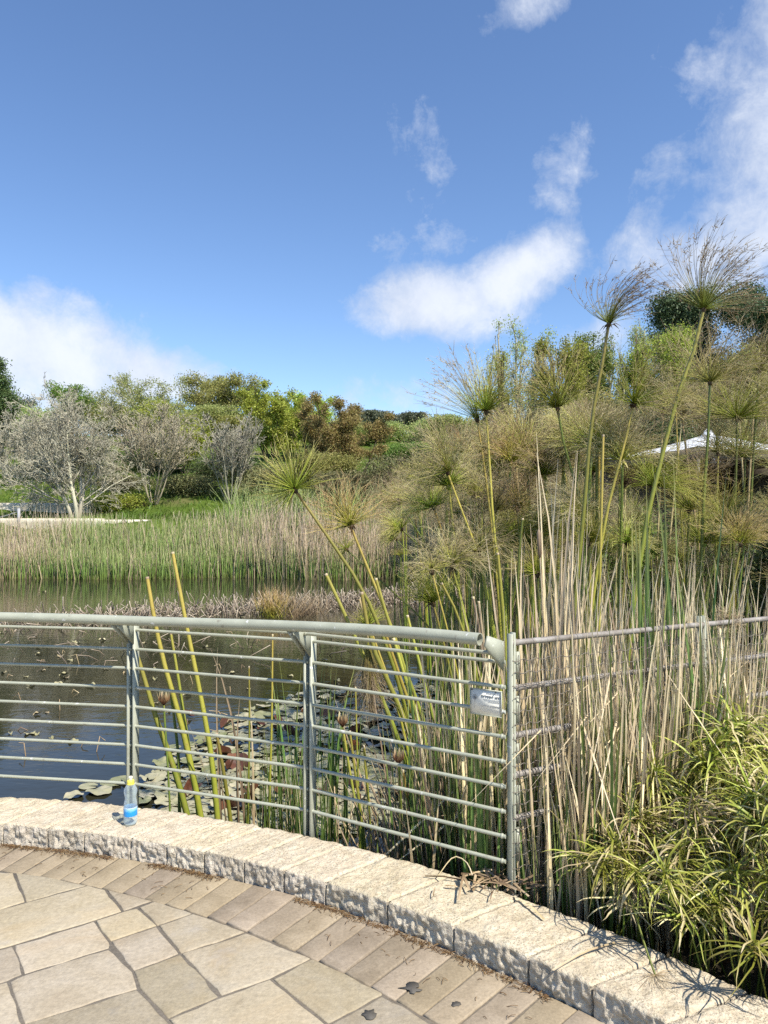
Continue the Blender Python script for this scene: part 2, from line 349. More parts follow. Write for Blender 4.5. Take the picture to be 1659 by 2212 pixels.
M['bark_tan'] = plant_mat('bark_tan', [(0, (.36, .31, .20)), (1, (.54, .48, .33))], .25, 0, .75)
M['bark_grey'] = plant_mat('bark_grey', [(0, (.29, .265, .19)), (1, (.50, .465, .345))], .25, 0, .75)
M['bark_brown'] = plant_mat('bark_brown', [(0, (.10, .075, .05)), (1, (.14, .105, .07))], .25, 0, .8)
def leafm(n, a, b, tr=.45): return plant_mat(n, [(0, tuple(min(.7, x * 1.18) for x in a)), (1, tuple(min(.7, x * 1.18) for x in b))], .35, tr, .5, .03)
M['l_bright'] = leafm('leaf_bright', (.31, .37, .045), (.46, .50, .10)); M['l_olive'] = leafm('leaf_olive', (0.238, 0.252, 0.070), (0.378, 0.336, 0.112))
M['l_pale'] = leafm('leaf_pale', (0.280, 0.336, 0.098), (0.448, 0.476, 0.168)); M['l_brown'] = leafm('leaf_russet', (.22, .20, .06), (.36, .245, .11))
M['l_dark'] = leafm('leaf_dark', (0.063, 0.091, 0.031), (0.112, 0.147, 0.049), .2); M['l_pine'] = leafm('leaf_pine', (0.063, 0.098, 0.045), (0.119, 0.154, 0.070), .15)
M['l_euc'] = leafm('leaf_eucalyptus', (0.098, 0.119, 0.070), (0.168, 0.182, 0.112), .2); M['l_mid'] = leafm('leaf_mid', (0.126, 0.196, 0.035), (0.224, 0.294, 0.070))
M['l_yel'] = leafm('leaf_yellow_green', (0.252, 0.308, 0.042), (0.420, 0.420, 0.084)); M['l_under'] = leafm('leaf_undergrowth', (.12, .13, .05), (.24, .22, .10), .2)
M['grass'] = plant_mat('grass_blade', [(0, (.07, .12, .015)), (1, (.17, .24, .04))], .35, .3, .5, .03)
M['paint'] = None
def paint_mat():
    m, t, p, out = base_mat('grey_green_paint'); pos = t.new('ShaderNodeNewGeometry').outputs['Position']
    n = t.noise(9, 5, .6, pos); c = t.ramp(n, [(.3, (.335, .345, .265)), (.7, (.42, .43, .335))])
    chip = t.ramp(t.noise(34, 3, .5, pos, .3), [(.665, 0.0), (.69, 1.0)]); c = t.mix(t.math('MULTIPLY', chip, .8), c, (.66, .66, .62))
    rust = t.ramp(t.noise(27, 4, .6, pos), [(.64, 0.0), (.74, 1.0)]); c = t.mix(t.math('MULTIPLY', rust, .55), c, (.16, .12, .085))
    t.link(c, p.inputs['Base Color']); t.link(t.ramp(n, [(.3, .42), (.7, .55)]), p.inputs['Roughness']); p.inputs['Specular IOR Level'].default_value = .45
    b = t.new('ShaderNodeBump', i_Strength=.25, i_Distance=.002); t.link(t.noise(120, 3, .6, pos), b.inputs['Height']); t.link(b.outputs[0], p.inputs['Normal'])
    return m
M['paint'] = paint_mat()
M['galv'] = stone_mat('weathered_galvanised', [(.14, .11, .08), (.27, .24, .20), (.40, .385, .35)], 14, 90, .25, .003, .5, .05, spec=.5)
M['wire'] = flat_mat('wire', (.20, .175, .14), .6, .2)
M['white'] = flat_mat('white_fabric', (.80, .81, .82), .7, 0, .2, .03, 6)
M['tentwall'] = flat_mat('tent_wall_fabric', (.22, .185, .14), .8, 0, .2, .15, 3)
M['signface'] = flat_mat('sign_face', (.90, .88, .78), .75, 0, .15, .06, 40)
M['ink'] = flat_mat('sign_ink', (.06, .065, .06), .6); M['ink_pale'] = flat_mat('sign_ink_pale', (.38, .38, .37), .6)
M['cap'] = flat_mat('bottle_cap_yellow', (.80, .70, .10), .35, 0, .5, .02); M['nozzle'] = flat_mat('bottle_nozzle', (.85, .82, .62), .3)
def clear(name, col, ior, rough=.03):
    m, t, p, out = base_mat(name); n = t.noise(60, 2, .5, t.new('ShaderNodeTexCoord').outputs['Object'])
    t.link(t.ramp(n, [(0, rough * .5), (1, rough * 1.5)]), p.inputs['Roughness'])
    p.inputs['Base Color'].default_value = (*col, 1); p.inputs['Transmission Weight'].default_value = 1; p.inputs['IOR'].default_value = ior; return m
def pet():
    m, t, p, out = base_mat('clear_plastic'); n = t.noise(70, 3, .6, t.new('ShaderNodeTexCoord').outputs['Object'])
    p.inputs['Base Color'].default_value = (.80, .90, .95, 1); t.link(t.ramp(n, [(.3, .04), (.7, .16)]), p.inputs['Roughness']); p.inputs['Specular IOR Level'].default_value = .8
    tr = t.new('ShaderNodeBsdfTransparent'); tr.inputs[0].default_value = (.86, .93, .96, 1); lw = t.new('ShaderNodeLayerWeight', i_Blend=.35)
    mx = t.new('ShaderNodeMixShader'); t.link(t.math('ADD', .10, t.math('MULTIPLY', lw.outputs['Facing'], .55)), mx.inputs[0]); t.link(tr.outputs[0], mx.inputs[1]); t.link(p.outputs[0], mx.inputs[2]); t.link(mx.outputs[0], out.inputs[0])
    b = t.new('ShaderNodeBump', i_Strength=.6, i_Distance=.004); t.link(n, b.inputs['Height']); t.link(b.outputs[0], p.inputs['Normal']); return m
M['pet'] = pet()
def label_mat():
    m, t, p, out = base_mat('bottle_label'); a = t.new('ShaderNodeAttribute', attribute_name='att'); sp = t.new('ShaderNodeSeparateColor'); t.link(a.outputs['Color'], sp.inputs[0])
    n = t.noise(90, 3, .6, t.new('ShaderNodeTexCoord').outputs['Object'])
    tt = t.math('ADD', sp.outputs[0], t.math('MULTIPLY', t.math('SUBTRACT', n, .5), .25))
    t.link(t.ramp(tt, [(0, (.75, .85, .92)), (.06, (.02, .22, .62)), (.5, (.02, .30, .72)), (.62, (.25, .55, .85)), (.75, (.72, .85, .95)), (1, (.8, .88, .95))]), p.inputs['Base Color'])
    p.inputs['Roughness'].default_value = .35; return m
M['label'] = label_mat()
def water_mat():
    m, t, p, out = base_mat('pond_water'); pos = t.new('ShaderNodeNewGeometry').outputs['Position']
    t.link(t.ramp(t.noise(.8, 3, .5, pos), [(.3, (.022, .022, .012)), (.7, (.034, .032, .017))]), p.inputs['Base Color'])
    p.inputs['Roughness'].default_value = .015; p.inputs['IOR'].default_value = 1.33; p.inputs['Specular IOR Level'].default_value = .5
    mp = t.new('ShaderNodeMapping', i_Scale=(1.0, 1.6, 1.0)); t.link(pos, mp.inputs[0])
    hgt = t.math('ADD', t.noise(3.2, 3, .5, mp.outputs[0], .4), t.math('MULTIPLY', t.noise(13, 2, .5, mp.outputs[0]), .25))
    b = t.new('ShaderNodeBump', i_Strength=.14, i_Distance=.02); t.link(hgt, b.inputs['Height']); t.link(b.outputs[0], p.inputs['Normal']); return m
M['water'] = water_mat()
def ground_mat():
    m, t, p, out = base_mat('hillside_ground'); g = t.new('ShaderNodeNewGeometry'); pos = g.outputs['Position']
    sp = t.new('ShaderNodeSeparateXYZ'); t.link(pos, sp.inputs[0])
    grass = t.ramp(t.noise(.9, 6, .65, pos, .3), [(.25, (.055, .085, .012)), (.5, (.085, .13, .02)), (.7, (.13, .17, .03)), (.85, (.17, .16, .05))])
    grass = t.mix(.5, grass, t.ramp(t.noise(9, 5, .7, pos), [(.3, .3), (.7, .7)]), 'OVERLAY')
    mud = t.ramp(t.noise(2.5, 5, .6, pos), [(.3, (.045, .036, .022)), (.7, (.10, .08, .05))])
    hz = t.math('ADD', sp.outputs[2], t.math('MULTIPLY', t.math('SUBTRACT', t.noise(1.5, 4, .6, pos), .5), .5))
    c = t.mix(t.ramp(hz, [(.0, 0.0), (.45, 1.0)]), mud, grass)
    soil = t.ramp(t.noise(.45, 4, .55, pos), [(.52, 0.0), (.7, 1.0)])
    c = t.mix(t.math('MULTIPLY', soil, .55), c, (.15, .12, .065))
    t.link(c, p.inputs['Base Color']); p.inputs['Roughness'].default_value = .95; p.inputs['Specular IOR Level'].default_value = .1
    b = t.new('ShaderNodeBump', i_Strength=.7, i_Distance=.08); t.link(t.noise(6, 6, .7, pos), b.inputs['Height']); t.link(b.outputs[0], p.inputs['Normal']); return m
M['ground'] = ground_mat()
def pad_mat(name, a, b, c_):
    m, t, p, out = base_mat(name); co = t.new('ShaderNodeTexCoord').outputs['Object']; oi = t.new('ShaderNodeObjectInfo').outputs['Random']
    n = t.noise(14, 5, .65, co, .4); col = t.ramp(t.math('ADD', t.math('MULTIPLY', n, .6), t.math('MULTIPLY', oi, .4)), [(.25, a), (.5, b), (.75, c_)])
    t.link(col, p.inputs['Base Color']); p.inputs['Roughness'].default_value = .42; p.inputs['Specular IOR Level'].default_value = .45
    bp = t.new('ShaderNodeBump', i_Strength=.5, i_Distance=.006); t.link(n, bp.inputs['Height']); t.link(bp.outputs[0], p.inputs['Normal']); return m
M['pad'] = pad_mat('lily_pad_olive', (.15, .165, .055), (.31, .30, .17), (.46, .41, .28))
M['pad_red'] = pad_mat('lily_pad_russet', (.07, .03, .018), (.13, .05, .028), (.20, .09, .04))
M['pad_float'] = pad_mat('floating_leaf', (.28, .26, .12), (.40, .36, .20), (.30, .22, .12))
M['petal'] = plant_mat('bud_petal', [(0, (.20, .07, .04)), (.6, (.33, .19, .10)), (1, (.52, .47, .28))], .2, .2, .5)
M['spike'] = plant_mat('cattail_spike', [(0, (.30, .20, .10)), (1, (.50, .40, .26))], .3, 0, .9)
M['litter'] = plant_mat('leaf_litter', [(0, (.10, .055, .025)), (1, (.26, .16, .07))], .4, 0, .9)
M['post'] = flat_mat('pale_post', (.42, .42, .42), .6); M['rope'] = flat_mat('rope', (.36, .36, .38), .9)
M['stain'] = flat_mat('dark_stain', (.10, .09, .075), .7)
WATER = -0.6

# ---------------------------------------------------------------- terrain, water, terrace
CX, CY = -2.58, -1.03                     # centre of the round terrace
R_BACK, R_FRONT, R_POST = 5.02, 4.69, 5.06
def polar(r, a, z=0.0): return np.array([CX + r * math.sin(a), CY + r * math.cos(a), z])
def smooth(x): x = np.clip(x, 0, 1); return x * x * (3 - 2 * x)
PROF_X = [-30, 0, 1.3, 4.0, 4.3, 8.0, 8.4, 18, 34, 70, 150, 600]
PROF_L = [-1.0, -.75, .45, 1.12, 1.42, 1.80, 2.05, 4.6, 8.2, 12.5, 20, 60]
PROF_R = [-1.0, -.75, -.35, .10, .15, .55, .6, 2.2, 6.0, 12.0, 20, 60]
def shore_y(x):
    return 26.8 - 12.3 * smooth((np.asarray(x, float) - 1.5) / 5.5) + .35 * np.sin(np.asarray(x) * .8)
def terrain(x, y):
    x = np.asarray(x, float); y = np.asarray(y, float); s = y - shore_y(x); k = smooth((x - 0.5) / 6)
    z = (1 - k) * np.interp(s, PROF_X, PROF_L) + k * np.interp(s, PROF_X, PROF_R)
    # marsh by the terrace and the bank east of it
    m = smooth((x - (0.15 + .10 * y)) / 2.2) * smooth((17 - y) / 5); z = np.maximum(z, -1.0 + m * .36)
    bank = smooth((x - 4.2 - .15 * np.abs(y - 5)) / 3.5); z = np.maximum(z, -1.0 + bank * 1.25)
    spit = np.exp(-((y - (19.5 + .55 * x)) / 1.6) ** 2) * smooth((x + 7) / 6); z = np.maximum(z, -1.0 + spit * .42)
    r = np.hypot(x - CX, y - CY)
    land = smooth((5.2 - r) / .3); z = z * (1 - land) + (-.12) * land
    near = smooth((6.7 - r) / .5) * smooth((np.arctan2(x - CX, y - CY) - R(37.5)) / R(3)); z = np.maximum(z, -1.0 + near * .86)
    behind = smooth((2.0 - y) / 1.5) * smooth((r - 5.3) / .4); z = np.maximum(z, -1.0 + behind * .92)
    P = np.stack([x, y, np.zeros_like(x)], -1)
    return z + vnoise(P, .35, 3) * .22 * smooth((y - 27) / 4) + vnoise(P, 1.7, 5) * .10
def axis(lo, mid0, mid1, hi, st, n):
    return np.unique(np.round(np.r_[lo + (mid0 - lo) * (1 - np.linspace(1, 0, n) ** 2.2), np.arange(mid0, mid1, st), mid1 + (hi - mid1) * np.linspace(0, 1, n) ** 2.2], 3))
xs = axis(-600, -24, 24, 600, .3, 22); ys = axis(-300, -2, 62, 700, .3, 22)
gx, gy = np.meshgrid(xs, ys); mb = MB()
nx, ny = len(xs), len(ys); i = np.arange(ny - 1)[:, None] * nx + np.arange(nx - 1)[None]
mb.add(np.stack([gx, gy, terrain(gx, gy)], -1), np.stack([i, i + 1, i + nx + 1, i + nx], -1).reshape(-1, 4))
kind(mb.build('terrain', M['ground'], smooth=True), 'structure')
mb = MB(); mb.add([(-60, 1.0, WATER), (16, 1.0, WATER), (16, 31, WATER), (-60, 31, WATER)], [(0, 1, 2, 3)])
kind(mb.build('pond_water', M['water']), 'structure')

# terrace: bed of mortar, flagstones, ring of border pavers (each stone real geometry, open joints)
mb = MB(); a = np.linspace(0, 2 * math.pi, 160, endpoint=False)
prism(mb, [polar(R_FRONT + .01, x, -.0045) for x in a], (0, 0, -.2))
kind(mb.build('terrace_bed', M['mortar']), 'structure')
mb = MB(); a0, a1 = R(-40), R(100); rr = np.linspace(a0, a1, 120)
V_ = np.array([[polar(R_FRONT, x, -.03) for x in rr], [polar(R_BACK - .012, x, -.03) for x in rr], [polar(R_BACK - .012, x, -1.3) for x in rr]])
j = np.arange(119); mb.add(V_.reshape(-1, 3), np.concatenate([np.stack([j, j + 1, j + 121, j + 120], -1), np.stack([j + 120, j + 121, j + 241, j + 240], -1)]))
kind(mb.build('pond_edge_wall', M['mortar']), 'structure')

def stone_poly(mb, poly, gap, zt, jit, seed, depth=.03):
    """one paving stone: outline pulled in by the joint, edges nibbled, top edge rounded over"""
    p = np.asarray(poly, float)[:, :2]; n = len(p)
    area = .5 * np.sum(p[:, 0] * np.roll(p[:, 1], -1) - np.roll(p[:, 0], -1) * p[:, 1])
    if area < 0: p = p[::-1]
    d = nrm(np.roll(p, -1, 0) - p); nr = np.stack([-d[:, 1], d[:, 0]], -1); q = []
    for k in range(n):
        n0, n1 = nr[k - 1], nr[k]; b = n0 + n1; L = max(b @ b / 2, .35); q.append(p[k] + gap * b / L)
    q = np.array(q); out = []
    for k in range(n):
        A, B = q[k], q[(k + 1) % n]; m = max(2, int(np.linalg.norm(B - A) / .035))
        for s in range(m): out.append(A + (B - A) * s / m)
    out = np.array(out); P3 = np.c_[out, np.full(len(out), seed * 3.7)]
    cen = out.mean(0); rad = nrm(out - cen)
    out = out + rad * (vnoise(P3, 14, seed)[:, None] * jit + vnoise(P3, 45, seed + 1)[:, None] * jit * .7)
    rings = [(0, -depth), (0, -.0035), (.003, -.001), (.009, 0.0)]
    n = len(out); tilt = rng.normal(0, .0012); rv, hv = rng.random(), rng.random(); V_ = []
    for ins, dz in rings:
        o = out - rad * ins; V_.append(np.c_[o, np.full(n, zt + dz + tilt)])
    V_ = np.concatenate(V_ + [[[*cen, zt + tilt]]]); j = np.arange(n); k = (j + 1) % n
    qd = np.concatenate([np.stack([r_ * n + j, r_ * n + k, (r_ + 1) * n + k, (r_ + 1) * n + j], -1) for r_ in range(3)])
    mb.add(V_, qd, np.stack([3 * n + j, 3 * n + k, np.full(n, 4 * n)], -1), np.tile((0, rv, hv), (len(V_), 1)))
def c8(x, y): return on(.496 * x, 1645.8 + .496 * y, 0)
STONES = [[(-120, 470), (0, 478), (63, 478), (115, 607), (0, 640), (-140, 670)], [(63, 478), (230, 500), (388, 535), (115, 607)],
          [(-140, 670), (0, 640), (115, 607), (388, 535), (462, 552), (537, 648), (410, 690), (0, 812), (-160, 850)],
          [(462, 552), (560, 572), (672, 602), (537, 648)], [(603, 632), (672, 602), (760, 628), (842, 657), (685, 710)],
          [(410, 690), (537, 648), (603, 632), (685, 710), (482, 780)], [(60, 795), (410, 690), (482, 780), (480, 808), (105, 922)],
          [(482, 780), (685, 710), (788, 832), (583, 908)], [(685, 710), (842, 657), (960, 695), (1072, 738), (990, 768), (788, 832)],
          [(788, 832), (990, 768), (1072, 738), (1215, 795), (1360, 852), (1178, 942), (962, 1020)],
          [(-160, 850), (0, 812), (60, 795), (105, 922), (35, 955), (-160, 1010)],
          [(35, 955), (105, 922), (480, 808), (583, 908), (600, 985), (360, 1060), (105, 1141)],
          [(583, 908), (788, 832), (962, 1020), (732, 1118), (600, 985)], [(1178, 942), (1360, 852), (1510, 920), (1665, 1000), (1665, 1012), (1430, 1141)],
          [(732, 1118), (962, 1020), (1178, 942), (1430, 1141), (1300, 1230), (1000, 1330), (860, 1270)],
          [(105, 1141), (360, 1060), (600, 985), (732, 1118), (860, 1270), (500, 1350), (190, 1380)],
          [(-160, 1010), (35, 955), (105, 1141), (190, 1380), (-160, 1380)], [(1430, 1141), (1665, 1012), (1760, 1062), (1900, 1150), (1560, 1330), (1300, 1230)],
          ]
mb = MB()
for k, st in enumerate(STONES): stone_poly(mb, [c8(*q) for q in st], .0050, 0.0, .012, k * 5 + 2)
# the rest of the floor beyond the frame, same bond
ang = R(38); ca, sa = math.cos(ang), math.sin(ang); CI = np.array([-2.68, -.73]); RI = 4.17
taken = [np.array([c8(*q)[:2] for q in st]) for st in STONES]
allp = np.concatenate(taken)
def in_poly(P, pts):
    x, y = pts[:, 0], pts[:, 1]; ins = np.zeros(len(pts), bool)
    for a_, b_ in zip(P, np.roll(P, -1, 0)):
        c_ = (a_[1] > y) != (b_[1] > y); xx = a_[0] + (y - a_[1]) * (b_[0] - a_[0]) / (b_[1] - a_[1] + 1e-12); ins ^= c_ & (x < xx)
    return ins
def fill_stone(P4, lev):                                         # whole where it fits, else cut down to fit the gap
    g_ = np.array([(a_, b_) for a_ in np.linspace(.02, .98, 7) for b_ in np.linspace(.02, .98, 7)])
    pts = P4[0] + g_[:, :1] * (P4[1] - P4[0]) + g_[:, 1:] * (P4[3] - P4[0])
    bad = np.hypot(*(pts - CI).T) > RI - .01
    for t_ in taken: bad |= in_poly(t_, pts)
    if not bad.any(): stone_poly(mb, P4, .005, 0.0, .008, int(rng.integers(1000))); return
    if bad.all() or lev >= 3: return
    m01, m03, m12, m32, mc = (P4[0] + P4[1]) / 2, (P4[0] + P4[3]) / 2, (P4[1] + P4[2]) / 2, (P4[3] + P4[2]) / 2, P4.mean(0)
    for q_ in ((P4[0], m01, mc, m03), (m01, P4[1], m12, mc), (mc, m12, P4[2], m32), (m03, mc, m32, P4[3])): fill_stone(np.array(q_), lev + 1)
v = -6.0
while v < 6:
    h = rng.uniform(.32, .5); u = -6 - rng.random() * .3
    while u < 6:
        wd = rng.uniform(.4, .75); C4 = [(u, v), (u + wd, v), (u + wd, v + h), (u, v + h)]
        P4 = np.array([(CX + a_ * ca - b_ * sa, CY + a_ * sa + b_ * ca) for a_, b_ in C4]); u += wd
        fill_stone(P4, 0)
    v += h
kind(mb.build('flagstones', M['flag']), 'structure')
mb = MB(); a = R(-38)
while a < R(118):
    da = rng.uniform(.0205, .0275)
    def inner(t):
        d_ = np.array([math.sin(t), math.cos(t)]); b = d_ @ (np.array([CX, CY]) - CI); c = np.sum((np.array([CX, CY]) - CI) ** 2) - (RI + .004) ** 2
        return -b + math.sqrt(b * b - c)
    sk = .004                                                     # the joints lean a little off the radius, as laid
    pts = [polar(inner(a - sk), a - sk), polar(inner(a + da - sk), a + da - sk), polar(R_FRONT + .004, a + da), polar(R_FRONT + .004, a)]
    stone_poly(mb, pts, .0035, .001 + rng.normal(0, .001), .005, int(rng.integers(1000)))
    a += da
kind(mb.build('border_pavers', M['paver']), 'structure')

# raised kerb: one thing, each block a part
def ang_of(p): return math.atan2(p[0] - CX, p[1] - CY)
kerb = thing('stone_kerb', polar(R_FRONT, R(20)), 'low curved kerb of rough pale limestone blocks along the pond edge of the terrace', 'kerb')
jx = [(-95, 1776), (0, 1783), (102, 1787), (179, 1797), (283, 1808), (362, 1820), (441, 1837), (526, 1857), (611, 1879), (699, 1906), (830, 1951), (975, 2001), (1135, 2069), (1277, 2128), (1447, 2202)]
ja = [ang_of(on(x, y, .1)) for x, y in jx]
ja = [ja[0] - .075 * k for k in range(8, 0, -1)] + ja + [ja[-1] + .085 * k for k in range(1, 10)]
for b0, b1 in zip(ja[:-1], ja[1:]):
    mb = MB(); g = .0056 / R_FRONT; nu, nv, nw_ = 60, 16, 18; rv, hv = rng.random(), rng.random()
    us = np.r_[b0 + g, np.linspace(b0 + g + .0011, b1 - g - .0011, nu - 2), b1 - g]; skew = -.022
    # rough front face then top, one grid folded over the front edge, then the back
    secs = [(R_FRONT, z, 1) for z in np.linspace(-.02, .093, nv)] + [(R_FRONT + .006, .1, 0)] + [(r_, .1, 0) for r_ in np.linspace(R_FRONT + .03, R_BACK - .012, nw_)] + [(R_BACK, .092, 0), (R_BACK, -.02, 0), (R_BACK, -.2, 0)]
    G = np.zeros((len(secs), nu, 3))
    for a_i, (r_, z_, fr) in enumerate(secs):
        uu = us + skew * (r_ - R_FRONT) / .33 * -1
        G[a_i] = np.stack([CX + r_ * np.sin(uu), CY + r_ * np.cos(uu), np.full(nu, z_)], -1)
    rad = np.stack([np.sin(us), np.cos(us), 0 * us], -1)
    for a_i, (r_, z_, fr) in enumerate(secs):
        if fr:
            edge = smooth((us - b0) / .012) * smooth((b1 - us) / .012)
            d_ = (vnoise(G[a_i], 34, 1) * .020 + vnoise(G[a_i], 75, 2) * .017 + vnoise(G[a_i], 150, 3) * .007 + .001) * (.35 + .65 * edge)
            if z_ > .085: d_ = d_ * .5
            G[a_i] -= rad * d_[:, None]
        elif z_ > .09:
            G[a_i, :, 2] += vnoise(G[a_i], 30, 4) * .006 + vnoise(G[a_i], 75, 6) * .006
            G[a_i, [0, -1], 2] -= .009; G[a_i, [1, -2], 2] -= .001
            if r_ >= R_BACK - .02: G[a_i] += rad * (vnoise(G[a_i], 22, 9) * .018)[:, None]
    nk = len(secs); ii = np.arange(nk - 1)[:, None] * nu + np.arange(nu - 1)[None]
    q = np.stack([ii, ii + 1, ii + nu + 1, ii + nu], -1).reshape(-1, 4)[:, ::-1]
    A = np.tile((0, rv, hv), (nk * nu, 1))
    fm = np.repeat(np.arange(nk - 1) < nv - 1, nu - 1)
    mb.add(G.reshape(-1, 3), q[~fm], None, A, 0)
    base = mb.n - nk * nu
    mb.q.append(q[fm] + base); mb.qm.append(np.full(fm.sum(), 1))
    for side in (0, nu - 1):                                     # end faces
        loop = [G[k, side] for k in range(nk)]; c = np.mean(loop, 0); L = len(loop)
        mb.add(loop + [c], None, [(k, k + 1, L) for k in range(L - 1)], np.tile((0, rv, hv), (L + 1, 1)), 1)
    child(mb, 'kerb_stone', [M['kerb'], M['kerb_face']], kerb)
# bits of litter in the angle between kerb and pavers
mb = MB(); N = 2600; aa = rng.uniform(R(5), R(75), N); keep = vnoise(np.c_[aa * 6, aa * 0, aa * 0], 2.2, 8) > -.14; aa = aa[keep]; N = len(aa)
rr = R_FRONT - .012 - np.abs(rng.normal(0, .018, N)) - (rng.random(N) < .08) * rng.random(N) * .2; P0 = np.stack([CX + rr * np.sin(aa), CY + rr * np.cos(aa), np.full(N, .004)], -1)
d_ = rng.normal(size=(N, 3)) * np.array([1, 1, .25]); d_ = nrm(d_) * rng.uniform(.006, .02, N)[:, None]
tubes(mb, np.stack([P0 - d_, P0 + np.array([0, 0, .004]), P0 + d_], 1), .0011, 3)
kind(mb.build('leaf_litter', M['litter']), 'stuff')
# dark spots on two flagstones and a paver
for (x, y, s, nm) in ((890, 2134, .030, 'dark star shaped stain on a flagstone'), (797, 2189, .026, 'smaller dark smudge on a flagstone near the border pavers'), (986, 2168, .017, 'small round dark spot on a border paver')):
    p = on(x, y, .004); mb = MB(); n = 18; th = np.arange(n) * 2 * math.pi / n
    rad = s * (.75 + 1.1 * vnoise(np.stack([np.cos(th), np.sin(th), th * 0 + x], -1), 1.9, int(x)))
    prism(mb, np.stack([p[0] + 1.3 * rad * np.cos(th), p[1] + rad * np.sin(th), np.full(n, .0035)], -1), (0, 0, .0015))
    tag(mb.build('stain', M['stain'], origin=tuple(p)), nm, 'stain')

# ---------------------------------------------------------------- railing
def ray_circle(px, r):
    d = ray(px, 1400)[:2]; d = d / np.linalg.norm(d); o = np.array([-CX, -CY]); b = d @ o; c = o @ o - r * r
    t = -b + math.sqrt(b * b - c); return d * t
def post_ang(px): p = ray_circle(px, R_POST); return math.atan2(p[0] - CX, p[1] - CY)
PA = [post_ang(288), post_ang(670), post_ang(1095)]
PA = [PA[0] - (PA[1] - PA[0]) * k for k in (2, 1)] + PA
RZ = 1.105
rl = thing('metal_railing', polar(R_POST, PA[3]), 'grey green painted metal railing with round handrail and thin bars along the pond edge', 'railing')
rad_at = lambda a: np.array([math.sin(a), math.cos(a), 0]); tan_at = lambda a: np.array([math.cos(a), -math.sin(a), 0])
aa = np.linspace(PA[0], PA[-1] - .0060, 80)
mb = MB(); path = np.array([polar(R_POST - .165, a, RZ - .034 + .040 * smooth((a - PA[2]) / (PA[-1] - PA[2]))) for a in aa])[None]; tubes(mb, path, .0245, 20); tubes(mb, path[:, ::-1], .0215, 20)
e = path[0, -1]; tg = nrm(path[0, -1] - path[0, -2]); sd = np.cross(tg, [0, 0, 1]); n = 20; th = np.arange(n) * 2 * math.pi / n
ring = lambda r_: np.array([e + r_ * (math.cos(x) * sd + math.sin(x) * np.array([0, 0, 1])) for x in th])
jj = np.arange(n); mb.add(np.concatenate([ring(.0245), ring(.0215)]), np.stack([jj, (jj + 1) % n, (jj + 1) % n + n, jj + n], -1))
child(mb, 'handrail', M['paint'], rl, True)
HALF = .017 / R_POST                                            # half gap between two neighbouring panels
for k, a in enumerate(PA):
    for sgn in (-1, 1):
        if (k == 0 and sgn < 0) or (k == len(PA) - 1 and sgn > 0): continue
        a_ = a + sgn * HALF * (.25 if k == len(PA) - 1 else 1); r0, t0 = rad_at(a_), tan_at(a_); c = polar(R_POST, a_); mb = MB()
        # flat upright, tapering a little upwards, with the sloped arm that carries the handrail
        last = k == len(PA) - 1; zt_ = 1.09 if last else 1.05
        upr = [(-.026, -.25), (.022, -.25), (.022, zt_), (-.026, zt_)]
        zr = -.034 + .040 * float(smooth((a - PA[2]) / (PA[-1] - PA[2]))); arm = [(-.026, .93 if not last else .97), (-.026, 1.05 if not last else 1.088), (-.150, RZ + zr - .012 if not last else RZ + .02), (-.172, RZ + zr - .022)]
        for pr_ in ((upr, arm) if not last else (arm,)): prism(mb, [c + r0 * x + np.array([0, 0, z]) - t0 * .0045 for x, z in pr_], t0 * .009)
        child(mb, 'post', M['paint'], rl)
    if k == len(PA) - 1: continue
    b = PA[k + 1]
    for m_ in range(10):
        if m_ < 9: z, ro = 1.0 - .1 * m_, -.006
        else: z, ro = 1.052, -.085
        A = polar(R_POST + ro, a + HALF * .2, z); B = polar(R_POST + ro, b - HALF * .2, z); mb = MB()
        if m_ == 9: A = polar(R_POST + ro, a + HALF, z - .004); B = polar(R_POST + ro, b - HALF, z - .004)
        tubes(mb, np.linspace(A, B, 6)[None], .0078, 10, cap=True); ub = nrm(B - A)
        for E_, s_ in ((A, 1), (B, -1)): tubes(mb, (E_ + np.outer([.010, .013, .018, .021], ub) * s_)[None], np.array([[.0082, .0112, .0108, .0080]]) + rng.normal(0, .0004), 9)
        child(mb, 'rail_bar', M['paint'], rl, True)

# ---------------------------------------------------------------- wire mesh fence beside it
F0 = np.array([*ray_circle(1101, R_POST + .004), 0]); F1 = np.array([*(at(1514, 1351, 3.50)[:2]), 0]); F2 = F1 + np.array([1.25, .62, 0]); F3 = F2 + np.array([1.5, .8, 0])
mf = thing('wire_mesh_fence', F0, 'rusty galvanised pipe fence with crimped wire mesh running off through the reeds', 'fence')
FU = [nrm(F1 - F0), nrm(F2 - F1), nrm(F3 - F2)]
for P_, u in ((F0, FU[0]), (F1, FU[0]), (F2, FU[1]), (F3, FU[2])):
    w_ = np.cross(u, [0, 0, 1]); mb = MB()
    for s in ((-1, 1) if P_ is not F0 else (1,)): prism(mb, [P_ + u * (.012 * s) + w_ * x + np.array([0, 0, z]) for x, z in ((-.013, -.8), (.015, -.8), (.015, 1.12), (-.013, 1.12))], u * .006 * s)
    if P_ is F0:
        prism(mb, [P_ - u * .004 + w_ * x + np.array([0, 0, z]) for x, z in ((-.012, -.4), (.017, -.4), (.017, 1.115), (-.012, 1.115))], u * .007)
        for z0, z1 in ((.93, 1.04), (.745, .86), (.59, .67), (.40, .50), (.2, .33)): prism(mb, [P_ + u * .03 + w_ * x + np.array([0, 0, z]) for x, z in ((-.006, z0), (.006, z0), (.006, z1), (-.006, z1))], u * .016)
    child(mb, 'post', M['paint'], mf)
ZR = (1.078, .895, .704, .545, .37)
